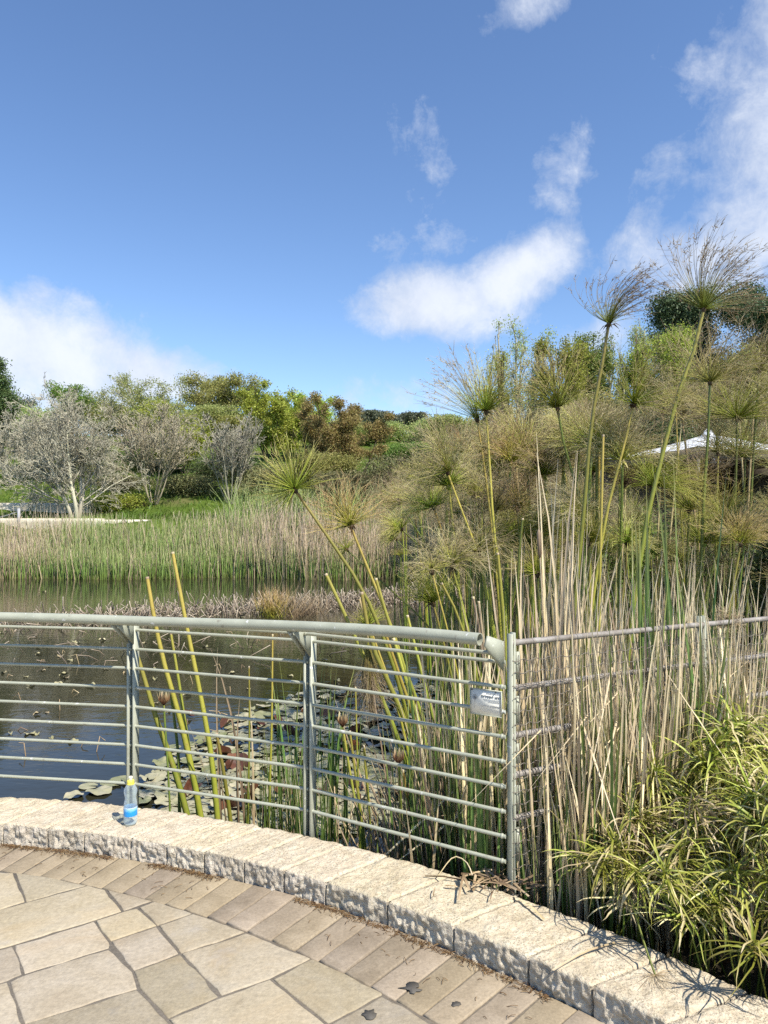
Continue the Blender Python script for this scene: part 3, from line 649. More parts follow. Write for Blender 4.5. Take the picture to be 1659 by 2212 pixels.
for (A, B) in ((F0, F1), (F1, F2), (F2, F3)):
    for z in ZR:
        mb = MB(); tubes(mb, np.linspace(A + [0, 0, z], B + [0, 0, z], 5)[None], .0125, 12, cap=True)
        if A is F0: tubes(mb, np.linspace(A + [0, 0, z], A + FU[0] * .035 + [0, 0, z], 2)[None], .0145, 12, cap=True)
        child(mb, 'rail', M['galv'], mf, True)
    mb = MB(); u = nrm(B - A); L = np.linalg.norm(B - A); w_ = np.cross(u, [0, 0, 1]); off = w_ * .02
    zs = np.arange(.02, 1.03, .052) if A is F0 else np.arange(.02, 1.05, .045); K = int(L / .011)
    s = np.linspace(0, L, K)
    wl = [A + off + u * s[:, None] + np.array([0, 0, 1]) * (z + .0045 * np.sin(s * 2 * math.pi / .066 + zi * math.pi) + .004 * np.sin(s * 3 + z * 9))[:, None] + w_ * (.003 * np.cos(s * 2 * math.pi / .066 + zi * math.pi))[:, None] for zi, z in enumerate(zs)]
    tubes(mb, np.array(wl), .0019, 4)
    z = np.linspace(0.0, 1.03, 90)
    for xi, x in enumerate(np.arange(.03, L, .033)):
        tubes(mb, (A + off + u * x + np.array([0, 0, 1]) * z[:, None] + u * (.0035 * np.sin(z * 2 * math.pi / .104 + xi * math.pi))[:, None])[None], .0018, 4)
    child(mb, 'wire_mesh', M['wire'], mf)

# ---------------------------------------------------------------- plant name sign on the railing
a_ = PA[-1]; c = polar(R_POST, a_); bdir = nrm(polar(R_POST, PA[-2]) - c); nd = np.cross(bdir, [0, 0, 1]); nd = nd if nd @ np.array([-c[0], -c[1], 0]) > 0 else -nd
so = c + bdir * .083 + nd * .021 + np.array([0, 0, .832]); ux = -bdir; uz = np.array([0, 0, 1.0])
sg = thing('plant_sign', so - uz * .055, 'small white plant name sign with two lines of bold lettering hung on the railing', 'sign')
mb = MB(); box(mb, so, ux * .070, nd * .0015, uz * .053); child(mb, 'plate', M['signface'], sg)
mb = MB()
for x, z, wx, wz in ((0, .0515, .070, .0016), (0, -.0515, .070, .0016), (-.0685, 0, .0016, .050), (.0685, 0, .0016, .050)): box(mb, so + ux * x + uz * z + nd * .0026, ux * wx, nd * .0012, uz * wz)
child(mb, 'frame', M['paint'], sg)
for x in (-.062, .045):
    mb = MB(); tubes(mb, np.array([[so + ux * x + uz * .047 + nd * .0015, so + ux * x + uz * .047 + nd * .006]]), .0025, 8, cap=True); child(mb, 'screw', M['ink'], sg)
from mathutils import Matrix
def text_mesh(body, size, align='CENTER'):
    cu = bpy.data.curves.new('text', 'FONT'); cu.body = body; cu.size = size; cu.align_x = align; cu.align_y = 'CENTER'; cu.extrude = .0003
    ob = bpy.data.objects.new('text', cu); COL.objects.link(ob); dg = bpy.context.evaluated_depsgraph_get(); dg.update()
    me = bpy.data.meshes.new_from_object(ob.evaluated_get(dg)); bpy.data.objects.remove(ob); return me
def place_text(body, size, x, z, mat, parent, name):
    me = text_mesh(body, size); p = so + ux * x + uz * z + nd * .0021
    mtx = Matrix(((ux[0], uz[0], nd[0], p[0]), (ux[1], uz[1], nd[1], p[1]), (ux[2], uz[2], nd[2], p[2]), (0, 0, 0, 1)))
    me.transform(mtx); me.transform(Matrix.Translation(-Vector(parent['_o']))); me.materials.clear(); me.materials.append(mat)
    o = bpy.data.objects.new(name, me); COL.objects.link(o); o.parent = parent; return o
place_text('\u05e1\u05d5\u05e8\u05d9\u05e4\u05e4\u05d4 \u05d0\u05de\u05d2', .0155, .022, .024, M['ink'], sg, 'heading')
place_text('Cyperus papyrus', .0140, .0165, -.012, M['ink_pale'], sg, 'heading')
mb = MB()
for (x, z, wx) in ((.032, .0375, .030), (.026, .0135, .036), (.028, .0085, .034), (.036, .0035, .026), (.02, -.026, .042), (.024, -.031, .038), (.022, -.036, .040)):
    xx = -wx
    while xx < wx: l_ = rng.uniform(.002, .006); box(mb, so + ux * (x + xx + l_ / 2) + uz * z + nd * .002, ux * l_ * .42, nd * .0003, uz * .0007); xx += l_ + .001
child(mb, 'small_print', M['ink_pale'], sg)
mb = MB()
for k in range(14):
    t = k / 13 * math.pi; tubes(mb, (so + nd * .002 + np.array([ux * -.048 + uz * .008, ux * (-.048 + .014 * math.cos(t)) + uz * (.008 + .018 * math.sin(t) + .004)]))[None], .0005, 3)
tubes(mb, (so + nd * .002 + np.array([ux * -.048 + uz * .008, ux * -.050 + uz * -.03]))[None], .0009, 3)
child(mb, 'plant_drawing', M['ink_pale'], sg)
# blank white tag further along the mesh
tg_ = at(1554, 1486, 3.62); mb = MB(); u = FU[1]; w_ = np.cross(u, [0, 0, 1]); box(mb, tg_, u * .026 + np.array([0, 0, -.006]), w_ * .001, np.array([0, 0, .034]) + u * .006); box(mb, tg_ + np.array([0, 0, .036]) + u * .006, u * .006, w_ * .0014, np.array([0, 0, .004]))
tag(mb.build('plant_tag', M['signface'], origin=tuple(tg_)), 'small blank white tag tied to the wire mesh fence above the sedge', 'tag')

# ---------------------------------------------------------------- water bottle
bp = on(282, 1780, .1); bp[2] = .1025
bt = thing('water_bottle', bp, 'clear plastic water bottle with blue label and yellow sports cap standing on the kerb', 'bottle')
prof = [(.0001, .002), (.024, .002), (.030, .006), (.0315, .018), (.0315, .03), (.0318, .034), (.0300, .038), (.0318, .043), (.0318, .085), (.0300, .090), (.0312, .095), (.0295, .108), (.0265, .120), (.0258, .128), (.0282, .140), (.0310, .152), (.0315, .160), (.0300, .168), (.0255, .178), (.0205, .186), (.0165, .192), (.0155, .196)]
mb = MB(); lathe(mb, prof + [(.0001, .196)], bp, 32); o = child(mb, 'body', M['pet'], bt, True)
mb = MB(); lathe(mb, [(.0322, .043), (.0323, .045), (.0323, .083), (.0322, .085)], bp, 32); child(mb, 'label_band', M['label'], bt, True)
mb = MB(); lathe(mb, [(.0172, .194), (.0176, .199), (.0172, .202), (.0172, .208), (.0152, .211), (.009, .213)], bp, 24); lathe(mb, [(.0165, .190), (.0185, .191), (.0185, .1935), (.0165, .1945)], bp, 24)
child(mb, 'cap', M['cap'], bt, True)
mb = MB(); lathe(mb, [(.0090, .212), (.0085, .218), (.0098, .221), (.0098, .226), (.007, .229), (.0001, .2295)], bp, 18); child(mb, 'nozzle', M['nozzle'], bt, True)

# ---------------------------------------------------------------- papyrus
def umbel(mb, o, axis, n, L, spread, droop=.25, wind=(0, 0, 0), curl=.0, rad=.0011, sec=3, sec_len=.22, K=7, power=1.0, inner=0.0):
    """rays from one point: polar angle up to `spread` from the axis, bent by weight and wind, each ending in a few finer threads"""
    axis = nrm(np.asarray(axis, float)); ref = np.array([1., 0, 0]) if abs(axis[0]) < .8 else np.array([0, 1., 0]); e1 = nrm(np.cross(axis, ref)); e2 = np.cross(axis, e1)
    th = spread * (inner + (1 - inner) * rng.random(n) ** power); ph = rng.random(n) * 2 * math.pi; ph = ph + .45 * np.sin(2 * ph + rng.random() * 6) + .3 * np.sin(5 * ph + rng.random() * 6)
    d = np.cos(th)[:, None] * axis + np.sin(th)[:, None] * (np.cos(ph)[:, None] * e1 + np.sin(ph)[:, None] * e2)
    Ln = L * rng.uniform(.52, 1.16, n) * (1 - .3 * (rng.random(n) < .12)); P = np.zeros((n, K, 3)); P[:, 0] = np.asarray(o) + d * .006; st = Ln / (K - 1); wv = np.asarray(wind, float)
    dd = d.copy(); cv = rng.normal(size=(n, 3)) * curl; dr = droop * rng.uniform(.4, 1.6, n)
    for k in range(1, K):
        s = k / (K - 1)
        dd = nrm(dd + (np.array([0, 0, -1.]) * dr[:, None] + wv) * (s ** 1.3) * (6 / (K - 1)) * .5 + cv * s + rng.normal(size=(n, 3)) * curl * .5)
        P[:, k] = P[:, k - 1] + dd * st[:, None]
    g = rng.random(n)
    tubes(mb, P, np.linspace(rad * 1.15, rad * .75, K)[None], 3, np.linspace(0, .8, K)[None], g)
    if sec:
        m = n * sec; base = np.repeat(P[:, -1], sec, 0); bd = np.repeat(dd, sec, 0); g2 = np.repeat(g, sec)
        d2 = nrm(bd + rng.normal(size=(m, 3)) * .32); l2 = L * sec_len * rng.uniform(.5, 1.2, m); Q = np.zeros((m, 4, 3)); Q[:, 0] = base
        for k in range(1, 4):
            d2 = nrm(d2 + (np.array([0, 0, -1.]) * .35 * droop + wv * .6) * .5 + rng.normal(size=(m, 3)) * (curl * 1.2 + .05)); Q[:, k] = Q[:, k - 1] + d2 * (l2 / 3)[:, None]
        tubes(mb, Q, np.array([[.8, .7, .6, .4]]) * rad, 3, np.linspace(.8, 1, 4)[None], g2)
    if K == 8:                                                  # ripe heads carry little spikelets where the rays fork
        m = n * 3; base = np.repeat(P[:, -1], 3, 0); d2 = nrm(np.repeat(dd, 3, 0) + rng.normal(size=(m, 3)) * .8); l2 = rng.uniform(.012, .03, m)
        base = base + np.repeat(dd, 3, 0) * rng.uniform(-.03, .05, m)[:, None]
        tubes(mb, np.stack([base, base + d2 * l2[:, None] * .5, base + d2 * l2[:, None]], 1), np.array([[.0011, .0026, .0007]]), 3, np.full((1, 3), .92), np.repeat(g, 3) * .5)
    return P
def bracts(mb, o, axis, n=9, L=.06):
    axis = nrm(np.asarray(axis, float)); d = nrm(axis * .25 + rng.normal(size=(n, 3)) * .75); P = np.stack([np.asarray(o) - axis * .012 + d * 0, np.asarray(o) + d * L * .5, np.asarray(o) + d * L - np.array([0, 0, L * .35])], 1)
    ribbons(mb, P, np.array([[.013, .011, .001]]))
    tubes(mb, np.array([[np.asarray(o) - axis * .03, np.asarray(o) - axis * .008, np.asarray(o) + axis * .018]]), np.array([[.009, .019, .006]]), 7)
UM = {  # kind: n, L, spread, droop, curl, radius, sec, material, power, inner
    'ball':  dict(n=420, L=.22, spread=R(80), droop=.02, curl=.05, rad=.0011, sec=1, sec_len=.3, m='u_fresh', power=.6),
    'sphere': dict(n=220, L=.28, spread=R(108), droop=.05, curl=.03, rad=.0014, sec=1, sec_len=.2, m='u_green', power=.75),
    'green': dict(n=220, L=.36, spread=R(88), droop=.16, curl=.05, rad=.0014, sec=2, sec_len=.3, m='u_green', power=.65),
    'wind':  dict(n=160, L=.50, spread=R(72), droop=.05, curl=.02, rad=.0013, sec=3, sec_len=.2, K=8, m='u_wind', power=.7, wind=(.40, .05, .02)),
    'tan':   dict(n=170, L=.36, spread=R(92), droop=.24, curl=.12, rad=.0014, sec=3, sec_len=.4, m='u_tan', power=.7),
    'dry':   dict(n=80, L=.40, spread=R(110), droop=.30, curl=.20, rad=.0016, sec=2, sec_len=.45, m='u_dry', power=.7),
    'orange': dict(n=200, L=.32, spread=R(85), droop=.14, curl=.08, rad=.0014, sec=2, sec_len=.4, m='u_orange', power=.7),
    'brown': dict(n=150, L=.17, spread=R(75), droop=.22, curl=.14, rad=.0011, sec=2, sec_len=.4, m='bract', power=.7),
}
def make_umbel(kd, o, axis, scale=1.0, **kw):
    p = dict(UM[kd]); p.setdefault('wind', (rng.normal(.07, .09), rng.normal(0, .09), rng.normal(-.02, .03))); p['droop'] *= rng.uniform(.6, 1.5); p['spread'] *= rng.uniform(.85, 1.08); p.update(kw); m = p.pop('m'); p['L'] *= scale; mb = MB(); umbel(mb, o, axis, **p); return mb, M[m]
def papyrus(pts, kd, size, r, label, group=None, stem='papyrus_stem', K=14, fit_r=None, **kw):
    """a stalk: pts from the crown down to the lowest point seen (metres); carried on down into the water"""
    pts = [np.asarray(p, float) for p in pts]; d = pts[-1] - pts[-2]; zb = max(WATER - .15, float(terrain(pts[-1][0], pts[-1][1])) - .1)
    if pts[-1][2] > zb + .05:
        s = (zb - pts[-1][2]) / min(d[2], -.15); e = pts[-1] + d * s * np.array([.55, .55, 1]); pts.append(e)
    c = spline(pts[::-1], K); ax = c[-1] - c[-2]
    t = thing('papyrus_stalk', (c[0][0], c[0][1], c[0][2]), label, 'papyrus', group); mb = MB()
    tubes(mb, c[None], np.linspace(r * 1.25, r * .62, K)[None], 6, None, rng.random()); child(mb, 'stem', M[stem], t, True)
    if kd:
        mb, mt = make_umbel(kd, c[-1], ax, size / UM[kd]['L'], **kw); child(mb, 'umbel', mt, t)
        mb = MB(); bracts(mb, c[-1], ax, 9, .05 + .04 * rng.random()); child(mb, 'bracts', M['bract'], t)
    else:
        mb = MB(); tubes(mb, np.array([[c[-1] - nrm(ax) * .01, c[-1] + nrm(ax) * .003]]), r * .66, 6, cap=True); child(mb, 'cut_end', M['cat_dry'], t)
    return t
def pp(Y, *xy, dY=0.0): return [at(x, y, Y + dY * k / max(1, len(xy) - 1)) for k, (x, y) in enumerate(xy)]
HERO = [
  (pp(4.5, (636, 1057), (700, 1148), (785, 1278), (850, 1440), (908, 1700)), 'sphere', .29, .0145, 'papyrus stalk leaning far out over the water with an open spherical yellow green head', 'papyrus_stem', {}),
  (pp(4.8, (757, 1135), (792, 1222), (845, 1353), (905, 1560)), 'orange', .27, .014, 'leaning papyrus stalk whose yellow green head is browned at the tips, over the pond', 'papyrus_stem_yellow', {}),
  (pp(7.0, (866, 1142), (905, 1179), (960, 1250)), 'green', .23, .012, 'short papyrus head on a spotted leaning stem above the far reed bed', 'papyrus_stem_dark', {}),
  (pp(6.2, (936, 1095), (966, 1182), (1000, 1330)), 'green', .29, .013, 'papyrus stalk with green rays round a dark ragged centre', 'papyrus_stem_yellow', {}),
  (pp(5.6, (966, 1019), (1000, 1110), (1028, 1182), (1060, 1340)), 'tan', .36, .012, 'papyrus stalk with a pale wispy head blown to one side, twin stems below', 'papyrus_stem_yellow', dict(wind=(-.10, 0, .05), droop=.1)),
  (pp(5.5, (1050, 888), (1058, 1010), (1066, 1135), (1090, 1330)), 'green', .34, .013, 'papyrus stalk on a straight yellow stem with its head up against the sky', 'papyrus_stem_yellow', dict(droop=.02, spread=R(80))),
  (pp(5.2, (975, 1220), (995, 1290), (1015, 1380)), 'tan', .27, .013, 'low papyrus head with drooping blond threads behind the handrail', 'papyrus_stem', dict(droop=.35)),
  (pp(5.0, (932, 1233), (952, 1305), (985, 1440)), 'tan', .17, .009, 'small thin papyrus head with few blond rays just above the green ball', 'papyrus_stem_yellow', dict(n=60)),
  (pp(5.6, (1035, 1193), (1055, 1300), (1090, 1480)), 'tan', .28, .013, 'papyrus head with drooping straw coloured skirt on a thick green stem', 'papyrus_stem', dict(droop=.4)),
  (pp(5.3, (935, 1302), (948, 1350), (975, 1460)), 'ball', .24, .012, 'dense green papyrus head like a round brush low above the handrail', 'papyrus_stem', dict(spread=R(72))),
  (pp(6.5, (748, 1186), (830, 1262), (912, 1338), (960, 1400)), 'sphere', .15, .010, 'thin papyrus stalk bending low with a small star shaped head', 'papyrus_stem_dark', dict(n=90)),
  (pp(7.6, (861, 1090), (890, 1130), (930, 1190)), 'tan', .30, .011, 'tan papyrus head on a dark speckled stem in front of the russet tree', 'papyrus_stem_dark', {}),
  (pp(8.2, (854, 1164), (880, 1190), (930, 1260)), 'green', .17, .010, 'small drooping papyrus head low over the water beside the reed bed', 'papyrus_stem_dark', {}),
  (pp(4.7, (797, 1350), (815, 1400), (850, 1500)), 'ball', .13, .011, 'bright yellow green papyrus tuft peeping over the handrail', 'papyrus_stem_yellow', dict(n=240)),
  (pp(5.0, (1520, 667), (1495, 770), (1462, 859), (1432, 980), (1403, 1093), (1375, 1260)), 'wind', .47, .0175, 'tallest papyrus stalk of all with long rays spread wide against the sky', 'papyrus_stem', dict(wind=(.27, 0, -.02), spread=R(74), n=190)),
  (pp(5.0, (1315, 699), (1300, 790), (1280, 896), (1262, 1093), (1243, 1280)), 'wind', .38, .0165, 'second tallest papyrus stalk with rays all combed to one side by wind', 'papyrus_stem', dict(wind=(.55, 0, .0), spread=R(66), n=120)),
  (pp(5.5, (1204, 881), (1216, 950), (1238, 1030), (1258, 1100), (1275, 1230)), 'green', .40, .0135, 'papyrus stalk with a full dark green plume and dark green leaning stem', 'papyrus_stem_dark', dict(droop=.08, spread=R(76))),
  (pp(5.2, (1369, 872), (1345, 975), (1317, 1078), (1290, 1230)), 'green', .38, .0135, 'papyrus stalk with broad green plume on a stem yellowed near its middle', 'papyrus_stem_yellow', dict(droop=.1)),
  (pp(6.0, (1533, 825), (1530, 930), (1522, 1034), (1515, 1200)), 'tan', .46, .014, 'papyrus stalk with a tan head streaming sideways in front of the pine', 'papyrus_stem_dark', dict(wind=(.32, 0, 0), droop=.08, spread=R(80))),
  (pp(7.0, (1340, 980), (1338, 1050), (1336, 1180)), 'green', .38, .012, 'dark green papyrus plume beside the tip of the white canopy', 'papyrus_stem_dark', {}),
  (pp(6.6, (1551, 978), (1549, 1071), (1545, 1230)), 'tan', .33, .012, 'papyrus head with blond rays in front of the middle of the white canopy', 'papyrus_stem', {}),
  (pp(6.8, (1592, 988), (1583, 1080), (1575, 1220)), 'green', .40, .013, 'dusky green papyrus head on a dark stem in front of the white canopy', 'papyrus_stem_dark', {}),
  (pp(7.1, (1610, 985), (1606, 1080), (1600, 1220)), 'green', .36, .013, 'dusky papyrus head whose dark stem stands close beside its twin', 'papyrus_stem_dark', {}),
  (pp(8.0, (1206, 948), (1220, 1020), (1240, 1130)), 'tan', .28, .011, 'papyrus head half hidden behind the full green plume', 'papyrus_stem_yellow', {}),
  (pp(6.0, (1412, 1048), (1405, 1120), (1395, 1240)), 'ball', .34, .013, 'soft bright green papyrus mop under the white canopy', 'papyrus_stem', dict(droop=.22, spread=R(95), sec=2)),
  (pp(6.4, (1511, 1052), (1509, 1130), (1505, 1250)), 'tan', .30, .012, 'yellowish papyrus head below the middle of the canopy', 'papyrus_stem', dict(droop=.06, spread=R(75))),
  (pp(6.0, (1351, 1048), (1349, 1120), (1340, 1240)), 'brown', .15, .009, 'withered dark brown papyrus head curled up like a mop', 'papyrus_stem_dry', {}),
  (pp(9.0, (1618, 1030), (1619, 1090), (1620, 1160)), 'brown', .14, .008, 'small dark withered papyrus head under the canopy eave', 'papyrus_stem_dry', {}),
  (pp(7.0, (1280, 1019), (1282, 1100), (1285, 1200)), 'green', .32, .012, 'dense deep green papyrus plume behind the two tall stems', 'papyrus_stem_dark', {}),
  (pp(5.4, (1273, 1172), (1274, 1230), (1272, 1340)), 'ball', .20, .016, 'low upright yellow green papyrus brush between thick stems', 'papyrus_stem', dict(droop=.05)),
  (pp(5.6, (1354, 1172), (1350, 1240), (1340, 1330)), 'green', .22, .012, 'low green papyrus head fanning out behind the dry cattail leaves', 'papyrus_stem', {}),
  (pp(6.3, (1488, 1102), (1486, 1160), (1482, 1260)), 'green', .26, .012, 'shaded green papyrus head low in the thicket under the canopy', 'papyrus_stem_dark', {}),
  (pp(6.0, (1570, 1131), (1545, 1210), (1520, 1310)), 'ball', .32, .013, 'bright green papyrus mop on a leaning light green stem', 'papyrus_stem', dict(droop=.25, spread=R(95), sec=2)),
  (pp(5.6, (1600, 1174), (1590, 1230), (1572, 1330)), 'orange', .26, .012, 'orange tinged papyrus head low by the mesh fence', 'papyrus_stem', {}),
  (pp(6.0, (1117, 1098), (1122, 1170), (1130, 1300)), 'orange', .27, .011, 'orange brown papyrus head behind the tall straw coloured leaves', 'papyrus_stem_dark', {}),
  (pp(5.2, (1161, 1239), (1163, 1290), (1168, 1400)), 'green', .22, .012, 'dark green papyrus head low behind the straw coloured leaves', 'papyrus_stem_dark', {}),
  (pp(6.2, (1113, 1160), (1118, 1230), (1125, 1330)), 'green', .20, .011, 'small green papyrus head just under the orange brown one', 'papyrus_stem_dark', {}),
  (pp(6.5, (1592, 905), (1590, 1010), (1585, 1150)), 'green', .52, .013, 'wide hazy green papyrus plume spreading over the canopy top', 'papyrus_stem_dark', dict(droop=.2, n=300)),
  (pp(5.6, (1030, 905), (1045, 1000), (1062, 1140)), 'wind', .48, .011, 'sparse grey papyrus head blown back against the clouds', 'papyrus_stem_yellow', dict(wind=(-.22, 0, .03), n=80, spread=R(66))),
  (pp(6.6, (1640, 800), (1630, 940), (1620, 1120)), 'tan', .50, .012, 'papyrus head with brown threads in front of the dark pine', 'papyrus_stem_dark', dict(wind=(.2, 0, 0))),
  (pp(7.4, (1460, 880), (1463, 970), (1470, 1090)), 'tan', .40, .011, 'tan papyrus head behind the tallest stem', 'papyrus_stem_yellow', dict(spread=R(80))),
]
for pts, kd, sz, r, lab, st, kw in HERO: papyrus(pts, kd, sz, r, lab, None, st, **kw)
# stalks that have lost their heads, cut at a slant, behind the railing
CUT = [
  (4.35, [(293, 1404), (316, 1478), (338, 1553), (367, 1633), (404, 1758)], .0185, 'papyrus_stem', 'thick yellow green cut papyrus stalk nearest the middle of the railing post with the bottle'),
  (4.45, [(318, 1247), (336, 1350), (357, 1442), (385, 1538), (433, 1762)], .0185, 'papyrus_stem_yellow', 'tall thick cut papyrus stalk with orange tip crossing the handrail'),
  (4.4, [(373, 1193), (400, 1335), (418, 1425), (436, 1516), (451, 1596), (470, 1768)], .0165, 'papyrus_stem_yellow', 'tallest cut papyrus stalk above the handrail with yellow tip'),
  (4.55, [(369, 1367), (383, 1450), (396, 1538), (415, 1660), (430, 1770)], .013, 'papyrus_stem', 'cut papyrus stalk with a brown frayed tip just below the handrail'),
  (4.6, [(362, 1450), (375, 1540), (386, 1640), (388, 1760)], .011, 'papyrus_stem_dark', 'thin dark green stalk between the thick cut papyrus stalks'),
  (4.4, [(468, 1585), (482, 1660), (498, 1772)], .014, 'papyrus_stem', 'short light green cut papyrus stalk in front of the lily pads'),
  (4.6, [(538, 1440), (539, 1560), (535, 1780)], .008, 'papyrus_stem', 'thin straight green stalk standing in the lily pads'),
  (4.6, [(589, 1371), (587, 1560), (580, 1790)], .0085, 'papyrus_stem_yellow', 'thin straight yellow stalk beside the rush clump'),
  (4.2, [(781, 1280), (803, 1389), (850, 1498), (887, 1589), (915, 1722)], .0185, 'papyrus_stem', 'thick pale green cut papyrus stalk broken off above the handrail'),
  (4.3, [(704, 1240), (748, 1334), (800, 1450), (850, 1570), (895, 1700)], .0165, 'papyrus_stem', 'green papyrus stalk slanting through the railing towards the white sign'),
  (4.5, [(812, 1250), (848, 1370), (895, 1500), (935, 1620)], .016, 'papyrus_stem', 'green papyrus stalk crossing the handrail beside the brown hanging tuft'),
  (4.4, [(850, 1380), (880, 1480), (908, 1570), (940, 1680)], .0165, 'papyrus_stem', 'deep green papyrus stalk low in the slanting bundle'),
  (4.5, [(830, 1360), (870, 1480), (918, 1620), (955, 1740)], .015, 'papyrus_stem_yellow', 'yellowing papyrus stalk in the slanting bundle behind the railing'),
  (4.6, [(880, 1330), (910, 1450), (940, 1560), (965, 1610)], .015, 'papyrus_stem', 'papyrus stalk at the sign end of the slanting bundle'),
  (3.95, [(742, 1580), (758, 1680), (783, 1822)], .010, 'papyrus_stem', 'young green shoot behind the lower bars of the railing'),
  (3.95, [(756, 1580), (770, 1690), (788, 1826)], .010, 'papyrus_stem', 'second young green shoot, taller at the lower bars'),
  (4.0, [(786, 1612), (795, 1720), (800, 1830)], .0115, 'papyrus_stem', 'blunt cut green shoot beside the pair of young shoots'),
  (4.1, [(768, 1485), (772, 1640), (778, 1830)], .007, 'papyrus_stem', 'slender green shoot rising above the other young shoots'),
  (3.75, [(871, 1664), (884, 1750), (908, 1868)], .010, 'papyrus_stem_yellow', 'yellow striped stalk leaning low by the kerb behind the railing'),
  (3.6, [(829, 1792), (836, 1830), (848, 1900)], .013, 'papyrus_stem_dry', 'short brown papyrus stump just behind the kerb'),
  (3.55, [(884, 1836), (886, 1860), (888, 1910)], .011, 'papyrus_stem_dry', 'stubby dry papyrus stump behind the kerb beside the yellow stalk'),
  (5.0, [(1129, 1120), (1121, 1200), (1116, 1330)], .013, 'papyrus_stem_dark', 'blue green pointed papyrus shoot left of the straw coloured leaves'),
  (5.0, [(954, 1260), (985, 1320), (1012, 1400)], .014, 'papyrus_stem', 'fat pointed green papyrus shoot beside the grey broken canes'),
  (4.9, [(1075, 1195), (1082, 1270), (1090, 1380)], .017, 'papyrus_stem', 'fat blunt green papyrus shoot in front of the thicket'),
  (4.3, [(1303, 940), (1300, 1060), (1296, 1220)], .011, 'papyrus_stem_yellow', 'headless yellow papyrus cane between the two tall plumes'),
  (4.4, [(1034, 1300), (1040, 1350), (1048, 1420)], .013, 'cat_dead', 'broken grey cane standing behind the end of the handrail'),
  (4.4, [(1022, 1290), (1033, 1350), (1043, 1420)], .013, 'cat_dead', 'taller broken grey cane beside its twin behind the handrail end'),
]
for Y, xy, r, st, lab in CUT: papyrus(pp(Y, *xy), None, 0, r, lab, None, st, K=12)
# brown broken head hanging upside down behind the top bars
hb = at(795, 1385, 4.25); t = thing('papyrus_stalk', hb, 'broken papyrus head hanging upside down as a brown tassel behind the top bars', 'papyrus'); mb = MB()
umbel(mb, hb, (.05, 0, -1), 230, .33, R(17), .05, (0, 0, 0), .05, .0010, 3, .3, power=.6); child(mb, 'umbel', M['u_orange'] if False else M['u_tan'], t)
mb = MB(); tubes(mb, spline([hb, hb + np.array([-.01, 0, .10]), hb + np.array([-.05, .02, .24])], 8)[None], .007, 6); child(mb, 'stem', M['papyrus_stem_dry'], t)

# the thicket behind: a few kinds of stalk, copied
PROTO = []
for k, (kd, h, sz, st) in enumerate([('dry', 2.6, .32, 'papyrus_stem_dry'), ('dry', 2.2, .34, 'papyrus_stem_dark'), ('dry', 2.9, .30, 'papyrus_stem_dry'), ('tan', 2.7, .27, 'papyrus_stem'), ('tan', 2.3, .26, 'papyrus_stem_dark'),
                                    ('green', 2.8, .28, 'papyrus_stem_dark'), ('green', 2.2, .25, 'papyrus_stem'), ('orange', 2.4, .25, 'papyrus_stem_dark'), ('ball', 2.0, .28, 'papyrus_stem'), ('dry', 1.6, .36, 'papyrus_stem_dry'), ('green', 2.5, .26, 'papyrus_stem_dark'), ('tan', 2.1, .25, 'papyrus_stem_yellow'), ('green', 3.0, .30, 'papyrus_stem'), ('dry', 2.4, .28, 'papyrus_stem_dark')]):
    c = spline([(0, 0, 0), (.03, .02, h * .5), (.10 + .05 * k % 3 * .1, .04, h)], 10)
    nm = {'dry': 'withered papyrus stalk with a tangled grey brown head in the thicket', 'tan': 'papyrus stalk with a drooping tan head in the thicket', 'green': 'papyrus stalk with a dull green head in the thicket', 'orange': 'papyrus stalk with a russet head in the thicket', 'ball': 'papyrus stalk with a short fresh green head in the thicket'}[kd]
    t = thing('papyrus_stalk', (0, 0, 0), nm, 'papyrus', nm); mb = MB()
    tubes(mb, c[None], np.linspace(.014, .008, 10)[None], 5); child(mb, 'stem', M[st], t, True)
    mb, mt = make_umbel(kd, c[-1], c[-1] - c[-2], sz / UM[kd]['L']); bracts(mb, c[-1], c[-1] - c[-2]); child(mb, 'umbel', mt, t); PROTO.append((t, h))
bx = lambda Y: np.interp(Y, [5.3, 6.2, 7, 9, 12, 16], [1020, 960, 905, 865, 830, 800])
top_px = lambda x: np.interp(x, [700, 800, 900, 960, 1010, 1100, 1200, 1300, 1450, 1660, 1800], [1125, 1085, 1040, 1010, 960, 930, 915, 905, 890, 880, 880])
used = set(); prob = np.array([.07, .05, .05, .10, .09, .14, .12, .07, .06, .02, .11, .08, .10, .05]); count = 0
while count < 235:
    Y = 5.6 + 9.5 * rng.random() ** 1.15; px = rng.uniform(bx(Y), 1840 if Y < 9 else 1760); py = top_px(px) + (1250 - top_px(px)) * rng.random() ** 1.5
    if 1320 < px < 1720 and 900 < py < 1110: continue          # leave the canopy in view
    zc = EYE + (1118 - py) / F * Y
    if zc > 3.3 or zc < .25: continue
    pb = prob * np.array([2.6, 2.6, 2.6, 1, 1, .45, .45, .6, .5, 2.6, .45, 1, .45, 2.6]) if Y > 7.2 else prob * np.array([.5, .5, .5, 1, 1, 1.5, 1.5, 1, 1.3, .5, 1.5, 1, 1.5, .5])
    k = int(rng.choice(14, p=pb / pb.sum())); pr, h = PROTO[k]; x = (px - 829.5) / F * Y; g = max(float(terrain(x, Y)), WATER - .1) - .05
    sc = (zc - g) / h
    if not .35 < sc < 1.45: continue
    rz = rng.uniform(0, 6.28); tl = (rng.normal(0, .05), rng.normal(-.07 if px < 1050 else 0, .06)); loc = (x + (.25 if px < 1000 else .05), Y, g); s3 = (max(sc, .8), max(sc, .8), sc)
    if k in used: copy_thing(pr, loc, rz, s3, tilt=tl)
    else: pr.location = loc; pr.rotation_euler = (tl[0], tl[1], rz); pr.scale = s3; used.add(k)
    count += 1
